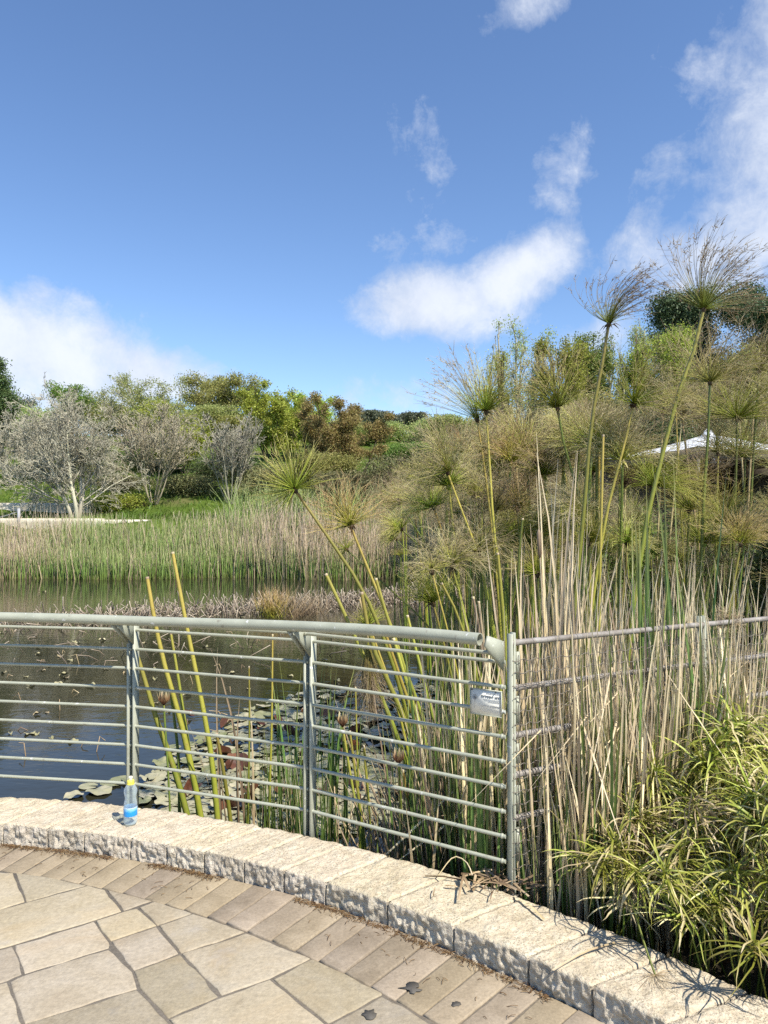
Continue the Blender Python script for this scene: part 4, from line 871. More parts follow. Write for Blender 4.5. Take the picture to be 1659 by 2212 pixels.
for k in range(14):
    if k not in used: PROTO[k][0].location = (2.5 + k * .2, 9, -.6)

# ---------------------------------------------------------------- cattails
def blades(n, h0, h1, spread, lean, w0, w1, base_r, droop=.10, K=8, kink=0.0):
    P = np.zeros((n, K, 3)); b = rng.normal(size=(n, 2)) * base_r; L = rng.uniform(h0, h1, n); d = nrm(np.c_[rng.normal(size=(n, 2)) * spread + np.asarray(lean)[:2], np.ones(n)])
    P[:, 0, :2] = b; bd = np.c_[rng.normal(size=(n, 2)), np.zeros(n)]; kk = np.where(rng.random(n) < kink, rng.integers(K // 2, K - 1, n), K + 5); kd = nrm(np.c_[rng.normal(size=(n, 2)), rng.uniform(-3.0, -.9, n)])
    for k in range(1, K):
        d = nrm(d + bd * droop * (k / K) ** 2 * .5); d = np.where((k >= kk)[:, None], kd, d); P[:, k] = P[:, k - 1] + d * (L / (K - 1))[:, None]
    Wd = rng.uniform(w0, w1, n)[:, None] * np.array([1, 1, 1, .95, .85, .7, .45, .06])[None, :K]
    return P, Wd
def clump(loc, label, parts, group=None, name='cattail_clump', spikes=0):
    t = thing(name, loc, label, 'cattail', group)
    for nm, mt, args, kw in parts:
        P, Wd = blades(*args, **kw); mb = MB(); ribbons(mb, P + np.asarray(loc), Wd, None, .25); child(mb, nm, M[mt], t)
    for s in range(spikes):
        b = np.asarray(loc) + np.array([rng.normal(0, .05), rng.normal(0, .05), 0]); tp = b + np.array([rng.normal(0, .06), 0, 2.15]); c = spline([b, (b + tp) / 2, tp], 8); mb = MB(); tubes(mb, c[None], .004, 5); child(mb, 'stalk', M['cat_dry'], t)
        mb = MB(); d = nrm(c[-1] - c[-2]); tubes(mb, np.array([[tp - d * .16, tp - d * .14, tp - d * .02, tp]]), np.array([[.003, .012, .013, .004]]), 8); child(mb, 'seed_spike', M['spike'], t, True)
    return t
def ground_at(px, Y): x = (px - 829.5) / F * Y; return np.array([x, Y, max(float(terrain(x, Y)), WATER) - .03])
# straw coloured sheaf in front of the thicket, behind the pipe fence
CC = [
  (1200, 4.1, 'tall sheaf of straw coloured cattail leaves rising behind the fence corner', [('dry_leaves', 'cat_dry', (26, 2.0, 2.75, .05, (.03, 0), .016, .026, .07), {})], 1),
  (1150, 3.95, 'straw coloured cattail leaves crowded against the end of the handrail', [('dry_leaves', 'cat_dry', (26, 1.3, 2.2, .05, (.0, 0), .014, .024, .07), dict(kink=.15)), ('green_leaves', 'cat_green', (5, 1.2, 1.9, .05, (0, 0), .012, .02, .06), {})], 0),
  (1255, 3.8, 'pale straw cattail leaves thin and upright beside the tall sheaf', [('dry_leaves', 'cat_dry', (22, 1.4, 2.2, .07, (.04, 0), .012, .022, .08), dict(kink=.2))], 0),
  (1330, 3.75, 'bleached cattail leaves half broken over the pipe fence', [('dry_leaves', 'cat_dry', (26, 1.1, 2.0, .10, (.0, 0), .010, .020, .10), dict(kink=.4)), ('dead_leaves', 'cat_dead', (14, .8, 1.5, .2, (0, 0), .01, .02, .1), dict(kink=.5))], 0),
  (1395, 3.35, 'pair of broad blue green cattail leaves standing before the pipe fence', [('green_leaves', 'cat_green', (7, 1.35, 1.85, .035, (.02, 0), .022, .032, .03), dict(droop=.03)), ('dry_leaves', 'cat_dry', (5, .9, 1.5, .1, (0, 0), .01, .018, .06), {})], 0),
  (1460, 3.5, 'slim green cattail leaves mixed with straw in front of the pipe fence', [('green_leaves', 'cat_green', (7, 1.3, 2.05, .06, (.03, 0), .012, .022, .06), dict(droop=.05)), ('dry_leaves', 'cat_dry', (12, .9, 1.7, .12, (0, 0), .01, .018, .1), dict(kink=.3))], 0),
  (1560, 3.9, 'loose straw and green cattail leaves around the second fence post', [('dry_leaves', 'cat_dry', (18, 1.0, 1.9, .15, (0, 0), .01, .02, .12), dict(kink=.4)), ('green_leaves', 'cat_green', (6, 1.0, 1.8, .1, (0, 0), .012, .02, .08), {})], 0),
  (1640, 4.1, 'sparse cattail leaves by the mesh at the frame of the far fence panel', [('dry_leaves', 'cat_dry', (16, .9, 1.9, .15, (0, 0), .01, .02, .12), dict(kink=.3)), ('green_leaves', 'cat_green', (8, 1.0, 1.9, .1, (0, 0), .012, .02, .1), {})], 0),
  (1030, 3.55, 'dense dry cattail stems packed behind the white sign', [('dry_leaves', 'cat_dry', (36, 1.1, 1.75, .05, (0, 0), .014, .024, .08), dict(kink=.1)), ('dead_leaves', 'cat_dead', (20, .8, 1.5, .08, (0, 0), .014, .022, .09), dict(kink=.3))], 0),
  (1075, 3.5, 'dry cattail stems squeezed behind the fence corner post', [('dry_leaves', 'cat_dry', (26, 1.1, 1.9, .045, (0, 0), .014, .024, .06), {}), ('green_leaves', 'cat_green', (7, 1.1, 1.7, .05, (0, 0), .012, .02, .06), {})], 0),
  (1512, 3.28, 'mixed straw and green cattail leaves standing right before the second fence post', [('dry_leaves', 'cat_dry', (16, .9, 1.55, .07, (0, 0), .012, .02, .09), {}), ('green_leaves', 'cat_green', (8, .9, 1.6, .06, (0, 0), .013, .022, .07), {})], 0),
  (1475, 3.2, 'thin straw cattail leaves at the crest of the sedge bush', [('dry_leaves', 'cat_dry', (14, .8, 1.45, .10, (0, 0), .010, .018, .09), {})], 0),
  (905, 3.6, 'green cattail blades low behind the lower bars of the last panel', [('green_leaves', 'cat_green', (12, .5, 1.1, .08, (-.04, 0), .012, .02, .09), {})], 0),
  (965, 3.45, 'green and brown cattail blades behind the bars left of the white sign', [('green_leaves', 'cat_green', (12, .8, 1.5, .06, (-.03, 0), .012, .02, .08), {}), ('dead_leaves', 'cat_dead', (10, .6, 1.2, .10, (0, 0), .012, .02, .08), dict(kink=.3))], 0),
  (985, 3.75, 'brown dead cattail leaves with collapsed tops behind the last railing panel', [('dead_leaves', 'cat_dead', (30, .7, 1.5, .12, (-.05, 0), .014, .022, .10), dict(kink=.5)), ('dry_leaves', 'cat_dry', (10, .8, 1.4, .08, (0, 0), .012, .02, .08), dict(kink=.3))], 0),
  (930, 3.9, 'low tangle of dead cattail leaves at the foot of the slanting stalks', [('dead_leaves', 'cat_dead', (26, .4, 1.0, .25, (-.05, 0), .012, .02, .12), dict(kink=.6))], 0),
  (1050, 3.12, 'fresh green cattail blades in front of the white sign', [('green_leaves', 'cat_green', (8, .95, 1.75, .035, (-.02, 0), .013, .020, .035), dict(droop=.03))], 0),
  (1018, 3.2, 'long green cattail blades rising past the sign edge to the top bar', [('green_leaves', 'cat_green', (6, 1.2, 1.65, .04, (-.03, 0), .013, .019, .03), dict(droop=.03))], 0),
  (1140, 3.15, 'green and straw cattail blades inside the mesh at the corner post', [('green_leaves', 'cat_green', (9, .4, 1.05, .06, (.02, 0), .013, .022, .05), dict(droop=.05)), ('dry_leaves', 'cat_dry', (10, .4, 1.0, .07, (0, 0), .012, .02, .06), dict(kink=.2))], 0),
  (1200, 3.1, 'fan of blue green cattail blades in the mesh beside the sedge bush', [('green_leaves', 'cat_green', (9, .5, 1.05, .08, (.02, 0), .015, .026, .04), dict(droop=.05)), ('dry_leaves', 'cat_dry', (8, .6, 1.2, .12, (0, 0), .01, .018, .06), dict(kink=.3))], 0),
  (1250, 3.3, 'dry cattail stems rising straight behind the edge of the sedge bush', [('dry_leaves', 'cat_dry', (22, .9, 1.6, .05, (0, 0), .011, .02, .07), dict(kink=.15)), ('green_leaves', 'cat_green', (4, 1.0, 1.6, .05, (0, 0), .012, .02, .05), {})], 0),
  (640, 4.75, 'tuft of green cattail blades standing in the lily pads', [('green_leaves', 'cat_green', (16, .8, 1.35, .07, (0, 0), .012, .02, .07), {})], 0),
  (720, 4.9, 'second green cattail tuft behind the middle railing post', [('green_leaves', 'cat_green', (18, .9, 1.4, .06, (0, 0), .012, .02, .09), {}), ('dry_leaves', 'cat_dry', (6, .6, 1.1, .1, (0, 0), .01, .018, .07), dict(kink=.3))], 0),
  (505, 4.6, 'few dry tan cattail stems leaning among the cut stalks', [('dry_leaves', 'cat_dead', (6, .8, 1.45, .10, (-.10, 0), .014, .02, .06), {})], 0),
]
for px, Y, lab, parts, sp_ in CC:
    clump(ground_at(px, Y), lab, parts, None, 'cattail_clump', sp_)
# straw and green leaves crowding both sides of the pipe fence, copied
PF = []
for k, parts in enumerate([[('dry_leaves', 'cat_dry', (20, 1.0, 2.1, .07, (0, 0), .011, .021, .09), dict(kink=.25))], [('dry_leaves', 'cat_dry', (12, .8, 1.7, .13, (0, 0), .011, .02, .10), dict(kink=.3)), ('dead_leaves', 'cat_dead', (12, .6, 1.3, .14, (0, 0), .011, .02, .10), dict(kink=.3))],
                           [('green_leaves', 'cat_green', (12, .9, 1.8, .06, (0, 0), .012, .022, .08), dict(droop=.05)), ('dry_leaves', 'cat_dry', (6, .8, 1.6, .09, (0, 0), .011, .02, .09), dict(kink=.35))]]):
    nm = ['sheaf of upright straw coloured cattail leaves crowding the pipe fence', 'broken straw and dead cattail leaves tangled against the pipe fence', 'green and straw cattail leaves mixed against the pipe fence'][k]
    PF.append(clump(np.zeros(3), nm, parts, nm))
for i_ in range(104):
    s_ = rng.uniform(.04, 1.0) if i_ < 30 else rng.uniform(.28, 1.12) if i_ > 51 else rng.uniform(1.0, 2.6); q_ = F0 + FU[0] * s_ * 1.13 if s_ < 1 else F1 + FU[1] * (s_ - 1) * 1.4; w_ = np.cross(FU[0], [0, 0, 1])
    off = rng.choice([rng.uniform(.06, .14), -rng.uniform(.07, .45)], p=[.3, .7] if s_ < .35 else [.6, .4]); off = rng.uniform(.06, .2) if i_ > 51 else off; c = q_ + w_ * off; c[2] = max(float(terrain(c[0], c[1])), WATER) - .03; k = int(rng.choice(3, p=[.28, .22, .5])); k = (2 if rng.random() < .55 else 0) if off > 0 else k
    if np.hypot(c[0] - CX, c[1] - CY) < R_BACK + .08: c[:2] += .1 * nrm(c[:2] - np.array([CX, CY]))
    if i_ < 3: PF[i_].location = c
    else: copy_thing(PF[k], c, rng.uniform(0, 6.28), rng.uniform(.75, 1.1) * (.72 if off > 0 else .9))
# mixed clumps filling the thicket, copied
PC = []
for k, parts in enumerate([[('dead_leaves', 'cat_dead', (26, .8, 2.0, .12, (0, 0), .012, .022, .16), dict(kink=.5)), ('dry_leaves', 'cat_dry', (8, 1.0, 2.0, .08, (0, 0), .012, .02, .1), dict(kink=.2))],
                           [('green_leaves', 'cat_green', (12, 1.0, 2.0, .08, (0, 0), .012, .022, .12), {}), ('dead_leaves', 'cat_dead', (20, .6, 1.6, .2, (0, 0), .012, .02, .15), dict(kink=.5))],
                           [('dead_leaves', 'cat_dead', (34, .5, 1.2, .35, (0, 0), .012, .022, .2), dict(kink=.6))]]):
    nm = ['clump of dead and straw coloured cattail leaves deep in the thicket', 'clump of green cattail leaves with dead ones deep in the thicket', 'low sprawling clump of dead brown leaves deep in the thicket'][k]
    PC.append(clump(np.zeros(3), nm, parts, nm.replace('clump', 'clumps', 1)))
for i_ in range(125):
    Y = 3.9 + 8 * rng.random() ** 1.5; px = rng.uniform(max(900 if Y < 5 else 990, bx(max(Y, 5.3)) + 40 - (130 if Y < 5 else 0)), 1800); c = ground_at(px, Y); k = int(rng.integers(3))
    if i_ < 3: PC[i_].location = c
    else: copy_thing(PC[k], c, rng.uniform(0, 6.28), rng.uniform(.75, 1.1))

for i_ in range(30):                                              # and behind the last railing panel
    px = 850 + 250 * rng.random() ** .7; Y = rng.uniform(3.45, 4.5); c = ground_at(px, Y)
    if np.hypot(c[0] - CX, c[1] - CY) < R_BACK + .25: c[:2] += .3 * nrm(c[:2] - np.array([CX, CY]))
    copy_thing(PC[int(rng.choice(3, p=[.3, .5, .2]))], c, rng.uniform(0, 6.28), rng.uniform(.55, .85))
# rushes: a fine upright clump in the lily pads, another by the middle post
for px, Y, n, lab in ((600, 4.65, 60, 'clump of thin dark rushes standing in the lily pads'), (650, 4.5, 44, 'clump of thin rushes close behind the middle railing post'), (700, 4.4, 34, 'short thin rushes with straw tips behind the third railing panel')):
    c = ground_at(px, Y); t = thing('rush_clump', c, lab, 'rush'); mb = MB(); P, Wd = blades(n, .45, .95, .07, (0, 0), .004, .006, .09, .03); tubes(mb, P + c, Wd * .5, 4); child(mb, 'stems', M['cat_green'], t)
    mb = MB(); P, Wd = blades(n // 3, .3, .8, .1, (0, 0), .004, .006, .09, .05); tubes(mb, P + c, Wd * .5, 4); child(mb, 'dry_stems', M['cat_dry'], t)

# ---------------------------------------------------------------- umbrella sedge bush
SP = []
def sedge_stalk(h, n, L, dry, w=.009):
    lab = 'umbrella sedge stalk with withered straw leaves in the bush beside the kerb' if dry else 'umbrella sedge stalk with arching yellow green leaves in the bush beside the kerb'
    t = thing('sedge_stalk', (0, 0, 0), lab, 'sedge', 'withered umbrella sedge stalks in one bush' if dry else 'yellow green umbrella sedge stalks in one bush')
    c = spline([(0, 0, 0), (.02, .01, h * .5), (.07, .03, h)], 8); mb = MB(); tubes(mb, c[None], np.linspace(.0042, .003, 8)[None], 4); child(mb, 'stem', M['sedge_stem'], t, True)
    th = rng.uniform(R(20), R(105), n) if not dry else rng.uniform(R(45), R(145), n); ph = np.arange(n) * 2.4 + rng.normal(0, .4, n)
    d = np.stack([np.sin(th) * np.cos(ph), np.sin(th) * np.sin(ph), np.cos(th)], -1); K = 7; P = np.zeros((n, K, 3)); P[:, 0] = c[-1] - (c[-1] - c[-2]) * rng.uniform(0, .9, n)[:, None] + rng.normal(0, .006, (n, 3)); Ln = L * rng.uniform(.35, 1.3, n); dr = rng.uniform(.35, 1.9, n) * (1.5 if dry else 1)
    for k in range(1, K): d = nrm(d + np.array([0, 0, -1]) * dr[:, None] * (k / K) * .6 + rng.normal(size=(n, 3)) * (.17 if dry else .085)); P[:, k] = P[:, k - 1] + d * (Ln / (K - 1))[:, None]
    side = np.cross(d, np.array([0, 0, 1.])) + rng.normal(size=(n, 3)) * .25
    mb = MB(); ribbons(mb, P, w * rng.uniform(.7, 1.15, n)[:, None] * np.array([[.75, 1, 1, .95, .8, .5, .05]]), side, .22); child(mb, 'leaf_whorl', M['sedge_dry' if dry else 'sedge'], t)
    return t
for h, n, L, dry in ((.95, 36, .23, False), (.85, 40, .20, False), (1.0, 34, .24, False), (.75, 36, .19, False), (.9, 30, .22, True), (.7, 28, .19, True)): SP.append((sedge_stalk(h, n, L, dry), h))
cnt = 0; seen = set()
while cnt < 298:
    a = rng.uniform(R(41.2), R(58)); f = rng.random() ** 1.2; r_ = R_BACK + .05 + f * 1.0
    p = polar(r_, a); u = p - F0; w0 = u[0] * FU[0][1] - u[1] * FU[0][0]
    if w0 < .06: continue                                        # stay on this side of the mesh
    edge = (r_ - R_BACK) / .5; ht = (.36 + .46 * min(1, edge) ** .7) * rng.uniform(.8, 1.12) * (1.0 if a > R(44) else .8)
    k = int(rng.choice(6, p=[.23, .23, .17, .17, .12, .08])); pr, h = SP[k]; lean = (rng.normal(0, .17), rng.normal(0, .17)); z0 = -.12
    if edge < .25: lean = (lean[0] + .22 * math.cos(a) * (1 if True else 0), lean[1] - .22 * math.sin(a))
    s = ht / h; sc = (max(s, .8), max(s, .8), s)
    if k in seen: copy_thing(pr, (p[0], p[1], z0), rng.uniform(0, 6.28), sc, tilt=lean)
    else: pr.location = (p[0], p[1], z0); pr.scale = sc; seen.add(k)
    cnt += 1
# uprooted sedge stem lying on the kerb with its roots
b = on(1415, 2105, .106); t = thing('uprooted_sedge', b, 'uprooted sedge stem with a wig of pale roots lying on the kerb', 'sedge'); mb = MB()
tubes(mb, spline([b, b + np.array([-.01, .05, .05]), b + np.array([-.03, .14, .17])], 8)[None], .0035, 5); child(mb, 'stem', M['sedge_stem'], t)
mb = MB(); n = 46; d = nrm(rng.normal(size=(n, 3)) * np.array([1, .7, .12]) + np.array([.2, -.5, 0])); P = b + np.stack([d * 0, d * .03 + np.array([0, 0, .008]), d * rng.uniform(.04, .11, n)[:, None] + np.array([0, 0, -.001])], 1); tubes(mb, P, .0006, 3); child(mb, 'roots', M['cat_dry'], t)
for (x0, y0, x1, y1, lab) in ((1330, 2035, 1195, 2095, 'dry split sedge stem lying across two kerb blocks'), (1175, 1985, 1110, 1935, 'thin dry leaf lying at the foot of the corner post')):
    A, B = on(x0, y0, .109), on(x1, y1, .107); mb = MB(); ribbons(mb, spline([A, (A + B) / 2 + np.array([0, .008, .008]), B], 6)[None], .010, np.array([[.3, 1, 0.]]), .2); tag(mb.build('dry_stem', M['cat_dry'], origin=tuple(A)), lab, 'plant litter')
mb = MB(); c0 = on(1060, 1915, .108); n = 40
for k in range(n):
    o_ = c0 + np.array([rng.normal(0, .09), rng.normal(.02, .05), rng.uniform(0, .02)]); d = nrm(rng.normal(size=3) * np.array([1, 1, .12])) * rng.uniform(.03, .10); ribbons(mb, np.array([[o_ - d, o_ + np.array([0, 0, .006]), o_ + d]]), rng.uniform(.004, .012), None, .3)
kind(mb.build('fallen_leaves', M['cat_dead']), 'stuff')
A = on(1010, 1905, .11); mb = MB(); tubes(mb, spline([on(943, 1895, .11), at(985, 1850, 3.1), at(1010, 1865, 3.05), at(1020, 1890, 3.0)], 9)[None], .0028, 4); tag(mb.build('dry_stem', M['cat_dry'], origin=tuple(A)), 'bent pale twig arching over the kerb edge near the corner post', 'plant litter')
# dead tuft caught on the pipe rail
c = at(1570, 1345, 3.62); mb = MB(); umbel(mb, c, (.2, 0, .3), 150, .075, R(150), .1, (0, 0, 0), .35, .0010, 2, .5); tag(mb.build('dead_tuft', M['cat_dead'], origin=tuple(c)), 'brown dead tuft caught on the top rail of the pipe fence', 'plant litter')

# ---------------------------------------------------------------- lily pads, buds, floating leaves
def pad_mesh(r, wav, name, mat, fold=0.0, notch=.35):
    n = 26; th = np.linspace(notch / 2, 2 * math.pi - notch / 2, n); mb = MB(); V_ = [[0, 0, .004]]
    for q in (.5, .85, 1.0):
        for x in th:
            rr = r * q * (1 + .05 * math.sin(3 * x + wav * 9)); z = .004 + wav * .012 * q * q * math.sin(2 * x + wav * 40) + wav * .008 * q * math.sin(5 * x)
            V_.append([rr * math.cos(x), rr * math.sin(x) * .94, z])
    V_ = np.array(V_)
    if fold: y = V_[:, 1].copy(); V_[:, 1] = np.sign(y) * np.abs(y) * math.cos(fold); V_[:, 2] += np.abs(y) * math.sin(fold)
    tr = [(0, 1 + k, 2 + k) for k in range(n - 1)]; q = [(1 + a * n + k, 1 + (a + 1) * n + k, 2 + (a + 1) * n + k, 2 + a * n + k) for a in (0, 1) for k in range(n - 1)]
    mb.add(V_, q, tr); return mb.mesh(name, mat, smooth=True)
PADS = [pad_mesh(.074, w_, 'lily_pad', M['pad'], notch=nt) for w_, nt in ((.15, .35), (.35, .5), (.6, .3), (.9, .4))]
REDS = [pad_mesh(.09, .5, 'folded_lily_pad', M['pad_red'], f_) for f_ in (.5, .95, 1.2)]
npad = 0; spots = []
while npad < 285:
    px = 300 + 700 * rng.random() ** 1.15; py = rng.uniform(1475, 1790); lim = np.interp(px, [300, 340, 420, 540, 620, 1000], [1700, 1640, 1590, 1535, 1500, 1455])
    if py < lim: continue
    if px < 470 and rng.random() < .3: continue
    p = on(px, py, WATER)
    if any((p[0] - q[0]) ** 2 + (p[1] - q[1]) ** 2 < .082 ** 2 for q in spots): continue
    spots.append(p); s = rng.uniform(.7, 1.35); o = bpy.data.objects.new('lily_pad', PADS[rng.integers(4)]); COL.objects.link(o)
    o.location = (p[0], p[1], WATER + .010 + rng.random() * .03); o.rotation_euler = (rng.normal(0, .09), rng.normal(0, .09), rng.uniform(0, 6.28)); o.scale = (s, s, s)
    tag(o, 'flat olive lily pad in the floating carpet behind the railing', 'lily pad', 'flat olive lily pads of the floating carpet'); npad += 1
for k in range(44):
    px = rng.uniform(400, 1000); py = rng.uniform(1540, 1760); p = on(px, py, WATER); o = bpy.data.objects.new('folded_lily_pad', REDS[k % 3]); COL.objects.link(o)
    o.location = (p[0], p[1], WATER + .03); o.rotation_euler = (rng.normal(0, .5), rng.normal(0, .4), rng.uniform(0, 6.28)); s = rng.uniform(.7, 1.2); o.scale = (s, s, s)
    tag(o, 'folded russet lily pad standing up from the floating carpet', 'lily pad', 'folded russet lily pads of the floating carpet')
for k, (px, py) in enumerate(((190, 1700), (240, 1695), (215, 1712), (160, 1722), (262, 1690))):
    p = on(px, py, WATER); o = bpy.data.objects.new('lily_pad', PADS[k % 4]); COL.objects.link(o); o.location = (p[0], p[1], WATER + .006 + .004 * k); o.rotation_euler = (.03, .02, k * 1.3); s = 1.0 + .2 * (k % 3); o.scale = (s, s, s)
    tag(o, 'olive lily pad in the small raft beside the bottle and kerb', 'lily pad', 'lily pads of the small raft near the bottle')
mb = MB(); n = 0
while n < 1350:                                                     # the many more pads lying between and beyond those
    px = 330 + 800 * rng.random(); py = rng.uniform(1462, 1800); lim = np.interp(px, [300, 340, 420, 540, 620, 1000], [1710, 1650, 1600, 1545, 1505, 1455])
    if py < lim: continue
    p = on(px, py, WATER); r_ = rng.uniform(.035, .075); m_ = 11; th = np.linspace(.2, 2 * math.pi - .2, m_) + rng.random() * 6; tx, ty = rng.normal(0, .12, 2); z = WATER + .004 + rng.random() * .022
    V_ = np.c_[p[0] + r_ * np.cos(th), p[1] + r_ * np.sin(th), z + r_ * (np.cos(th) * tx + np.sin(th) * ty) + rng.normal(0, .003, m_)]; mb.add(np.r_[[[p[0], p[1], z]], V_], None, [(0, k, k + 1) for k in range(1, m_)]); n += 1
kind(mb.build('lily_pad_carpet', M['pad']), 'stuff')
FL = [pad_mesh(.055, .9, 'floating_leaf', M['pad_float'], f_, 1.2) for f_ in (.08, .3)]
for k in range(64):
    px = rng.uniform(-20, 760) if k < 58 else rng.uniform(-100, 300); py = 1365 + 260 * rng.random() ** 1.4 if k > 12 else rng.uniform(1275, 1340)
    if px > 560 and py > 1480: continue
    p = on(px, py, WATER); o = bpy.data.objects.new('floating_leaf', FL[k % 2]); COL.objects.link(o); s = rng.uniform(.6, 1.3); o.scale = (s, s * rng.uniform(.5, 1), s); o.location = (p[0], p[1], WATER + .004); o.rotation_euler = (rng.normal(0, .08), rng.normal(0, .08), rng.uniform(0, 6.28))
    tag(o, 'curled yellowish leaf floating alone on the dark open water', 'leaf', 'single leaves floating on the open water')
for k in range(26):
    px = rng.uniform(0, 560); py = rng.uniform(1365, 1700); p = on(px, py, WATER); a = rng.uniform(0, 3.14); L = rng.uniform(.08, .24); mb = MB()
    q = [p + np.array([0, 0, -.05]), p + np.array([math.cos(a) * L * .4, math.sin(a) * L * .3, L * rng.uniform(.2, .7)]), p + np.array([math.cos(a) * L, math.sin(a) * L * .6, rng.uniform(-.02, L * .5)])]
    tubes(mb, np.array([q]), .005, 4); tag(mb.build('twig', M['cat_dead'], origin=tuple(p)), 'short dark dead twig bent out of the open water', 'twig', 'dead twigs sticking out of the open water')
def bud(p, base, h, label):
    t = thing('lily_bud', base, label, 'bud'); mb = MB(); tubes(mb, spline([base, (np.asarray(base) + p) / 2 + np.array([.01, 0, 0]), p], 7)[None], .006, 6); child(mb, 'stem', M['papyrus_stem_dark'], t)
    mb = MB(); n = 9; ph = np.arange(n) * 2 * math.pi / n; r_ = np.where(np.arange(n) % 2, .5, .3)
    P = np.stack([np.tile(p, (n, 1)), p + np.stack([np.cos(ph) * h * .32, np.sin(ph) * h * .32, np.full(n, h * .35)], -1), p + np.stack([np.cos(ph) * h * r_, np.sin(ph) * h * r_, np.full(n, h)], -1)], 1)
    ribbons(mb, P, np.array([[.012, h * .34, .002]]), np.stack([-np.sin(ph), np.cos(ph), 0 * ph], -1), .15); child(mb, 'petals', M['petal'], t)
bud(at(354, 1523, 4.3), at(372, 1680, 4.3) * np.array([1, 1, 0]) + np.array([0, 0, WATER]), .085, 'withered water lily bud with pointed pinkish petals above the water')
bud(at(740, 1570, 4.0), at(752, 1700, 4.0) * np.array([1, 1, 0]) + np.array([0, 0, WATER]), .075, 'closed russet lily bud behind the third railing panel')
bud(at(861, 1650, 3.7), at(876, 1850, 3.7) * np.array([1, 1, 0]) + np.array([0, 0, WATER]), .075, 'red brown bud on a thick green stem close behind the kerb')

# ---------------------------------------------------------------- far bank: reed bed, stubble, walls
def field(mb, x, y, h, w0, lean=.08, K=4, droop=.08):
    n = len(x); z = np.maximum(terrain(x, y), WATER - .12); P = np.zeros((n, K, 3)); P[:, 0] = np.stack([x, y, z], -1); d = nrm(np.c_[rng.normal(size=(n, 2)) * lean, np.ones(n)]); b = np.c_[rng.normal(size=(n, 2)), np.zeros(n)]
    for k in range(1, K): d = nrm(d + b * droop * k / K); P[:, k] = P[:, k - 1] + d * (h / (K - 1))[:, None]
    ribbons(mb, P, w0[:, None] * np.linspace(1, .25, K)[None], None, .1)
def bed(n):
    x = rng.uniform(-24, 3.2, n); d = rng.random(n) ** 1.1 * 1.9; return x, shore_y(x) - .55 + d + vnoise(np.c_[x, x * 0, x * 0], .5, 2) * 1.2, d
mb = MB(); x, y, d = bed(15000); patch = vnoise(np.c_[x, y, x * 0], .45, 12)
field(mb, x, y, rng.uniform(.75, 1.35, len(x)) * (1 + .25 * patch), rng.uniform(.016, .034, len(x)), .06)
mb2 = MB(); x, y, d = bed(11000); patch = vnoise(np.c_[x, y, x * 0], .3, 22); keep = rng.random(len(x)) < .75 + patch; x, y = x[keep], y[keep]; patch = patch[keep]
field(mb2, x, y, rng.uniform(.85, 1.6, len(x)) * (1 + .5 * patch + .12 * smooth((x + 10) / 6)), rng.uniform(.018, .036, len(x)), .12)
kind(mb.build('reed_bed', M['reed_far']), 'stuff'); kind(mb2.build('dry_reed_bed', M['reed_far_dry']), 'stuff')
mb = MB(); n = 1300; x = rng.uniform(1.0, 5, n); y = shore_y(x) + rng.uniform(-.6, 2.5, n); field(mb, x, y, rng.uniform(1.0, 2.2, n), rng.uniform(.02, .04, n), .12)
n = 900; x = rng.uniform(-6.5, 1.5, n); y = shore_y(x) + rng.uniform(2.2, 4.0, n); field(mb, x, y, rng.uniform(1.2, 2.4, n), rng.uniform(.02, .045, n), .14, 5, .2); kind(mb.build('green_reeds', M['reed_far']), 'stuff')
# broken stubble on the mud spit and in the shallows
mb = MB(); n = 3600; x = rng.uniform(-10, 4.5, n); y = 19.5 + .55 * x + rng.normal(0, .9, n); keep = rng.random(n) < smooth((x + 10) / 5.5); x, y = x[keep], y[keep]
P0 = np.stack([x, y, np.maximum(terrain(x, y), WATER - .05)], -1); n = len(x); d = nrm(np.c_[rng.normal(size=(n, 2)) * .7, np.full(n, .8)]); L = rng.uniform(.08, .42, n)
tubes(mb, np.stack([P0, P0 + d * L[:, None] * .5, P0 + d * L[:, None] + rng.normal(size=(n, 3)) * .05], 1), rng.uniform(.006, .014, n)[:, None], 3)
n = 70; x = rng.uniform(-8, -.5, n); y = rng.uniform(11.5, 14.5, n) + .25 * x; P0 = np.stack([x, y, np.full(n, WATER - .03)], -1); d = nrm(np.c_[rng.normal(size=(n, 2)) * .9, np.full(n, .6)]); L = rng.uniform(.10, .45, n)
tubes(mb, np.stack([P0, P0 + d * L[:, None] * .5, P0 + d * L[:, None] + rng.normal(size=(n, 3)) * .08], 1), .007, 3)
kind(mb.build('reed_stubble', M['stubble']), 'stuff')
c = np.array([(590 - 829.5) / F * 16.5, 16.5, WATER]); c[2] = WATER - .02; mb = MB(); P, Wd = blades(320, .4, .8, .45, (0, 0), .006, .012, .16, .25); ribbons(mb, P + c, Wd); t = thing('sedge_tuft', c, 'tawny tuft of grass on the mud spit just above the handrail', 'grass tuft'); child(mb, 'blades', M['u_orange'], t)
mb = MB(); P, Wd = blades(260, .4, .9, .6, (.3, 0), .006, .010, .3, .3); ribbons(mb, P + c + np.array([.5, .1, 0]), Wd); t = thing('sedge_tuft', c + np.array([.5, .1, 0]), 'dead grey grass tuft lying next to the tawny one', 'grass tuft'); child(mb, 'blades', M['cat_dead'], t)

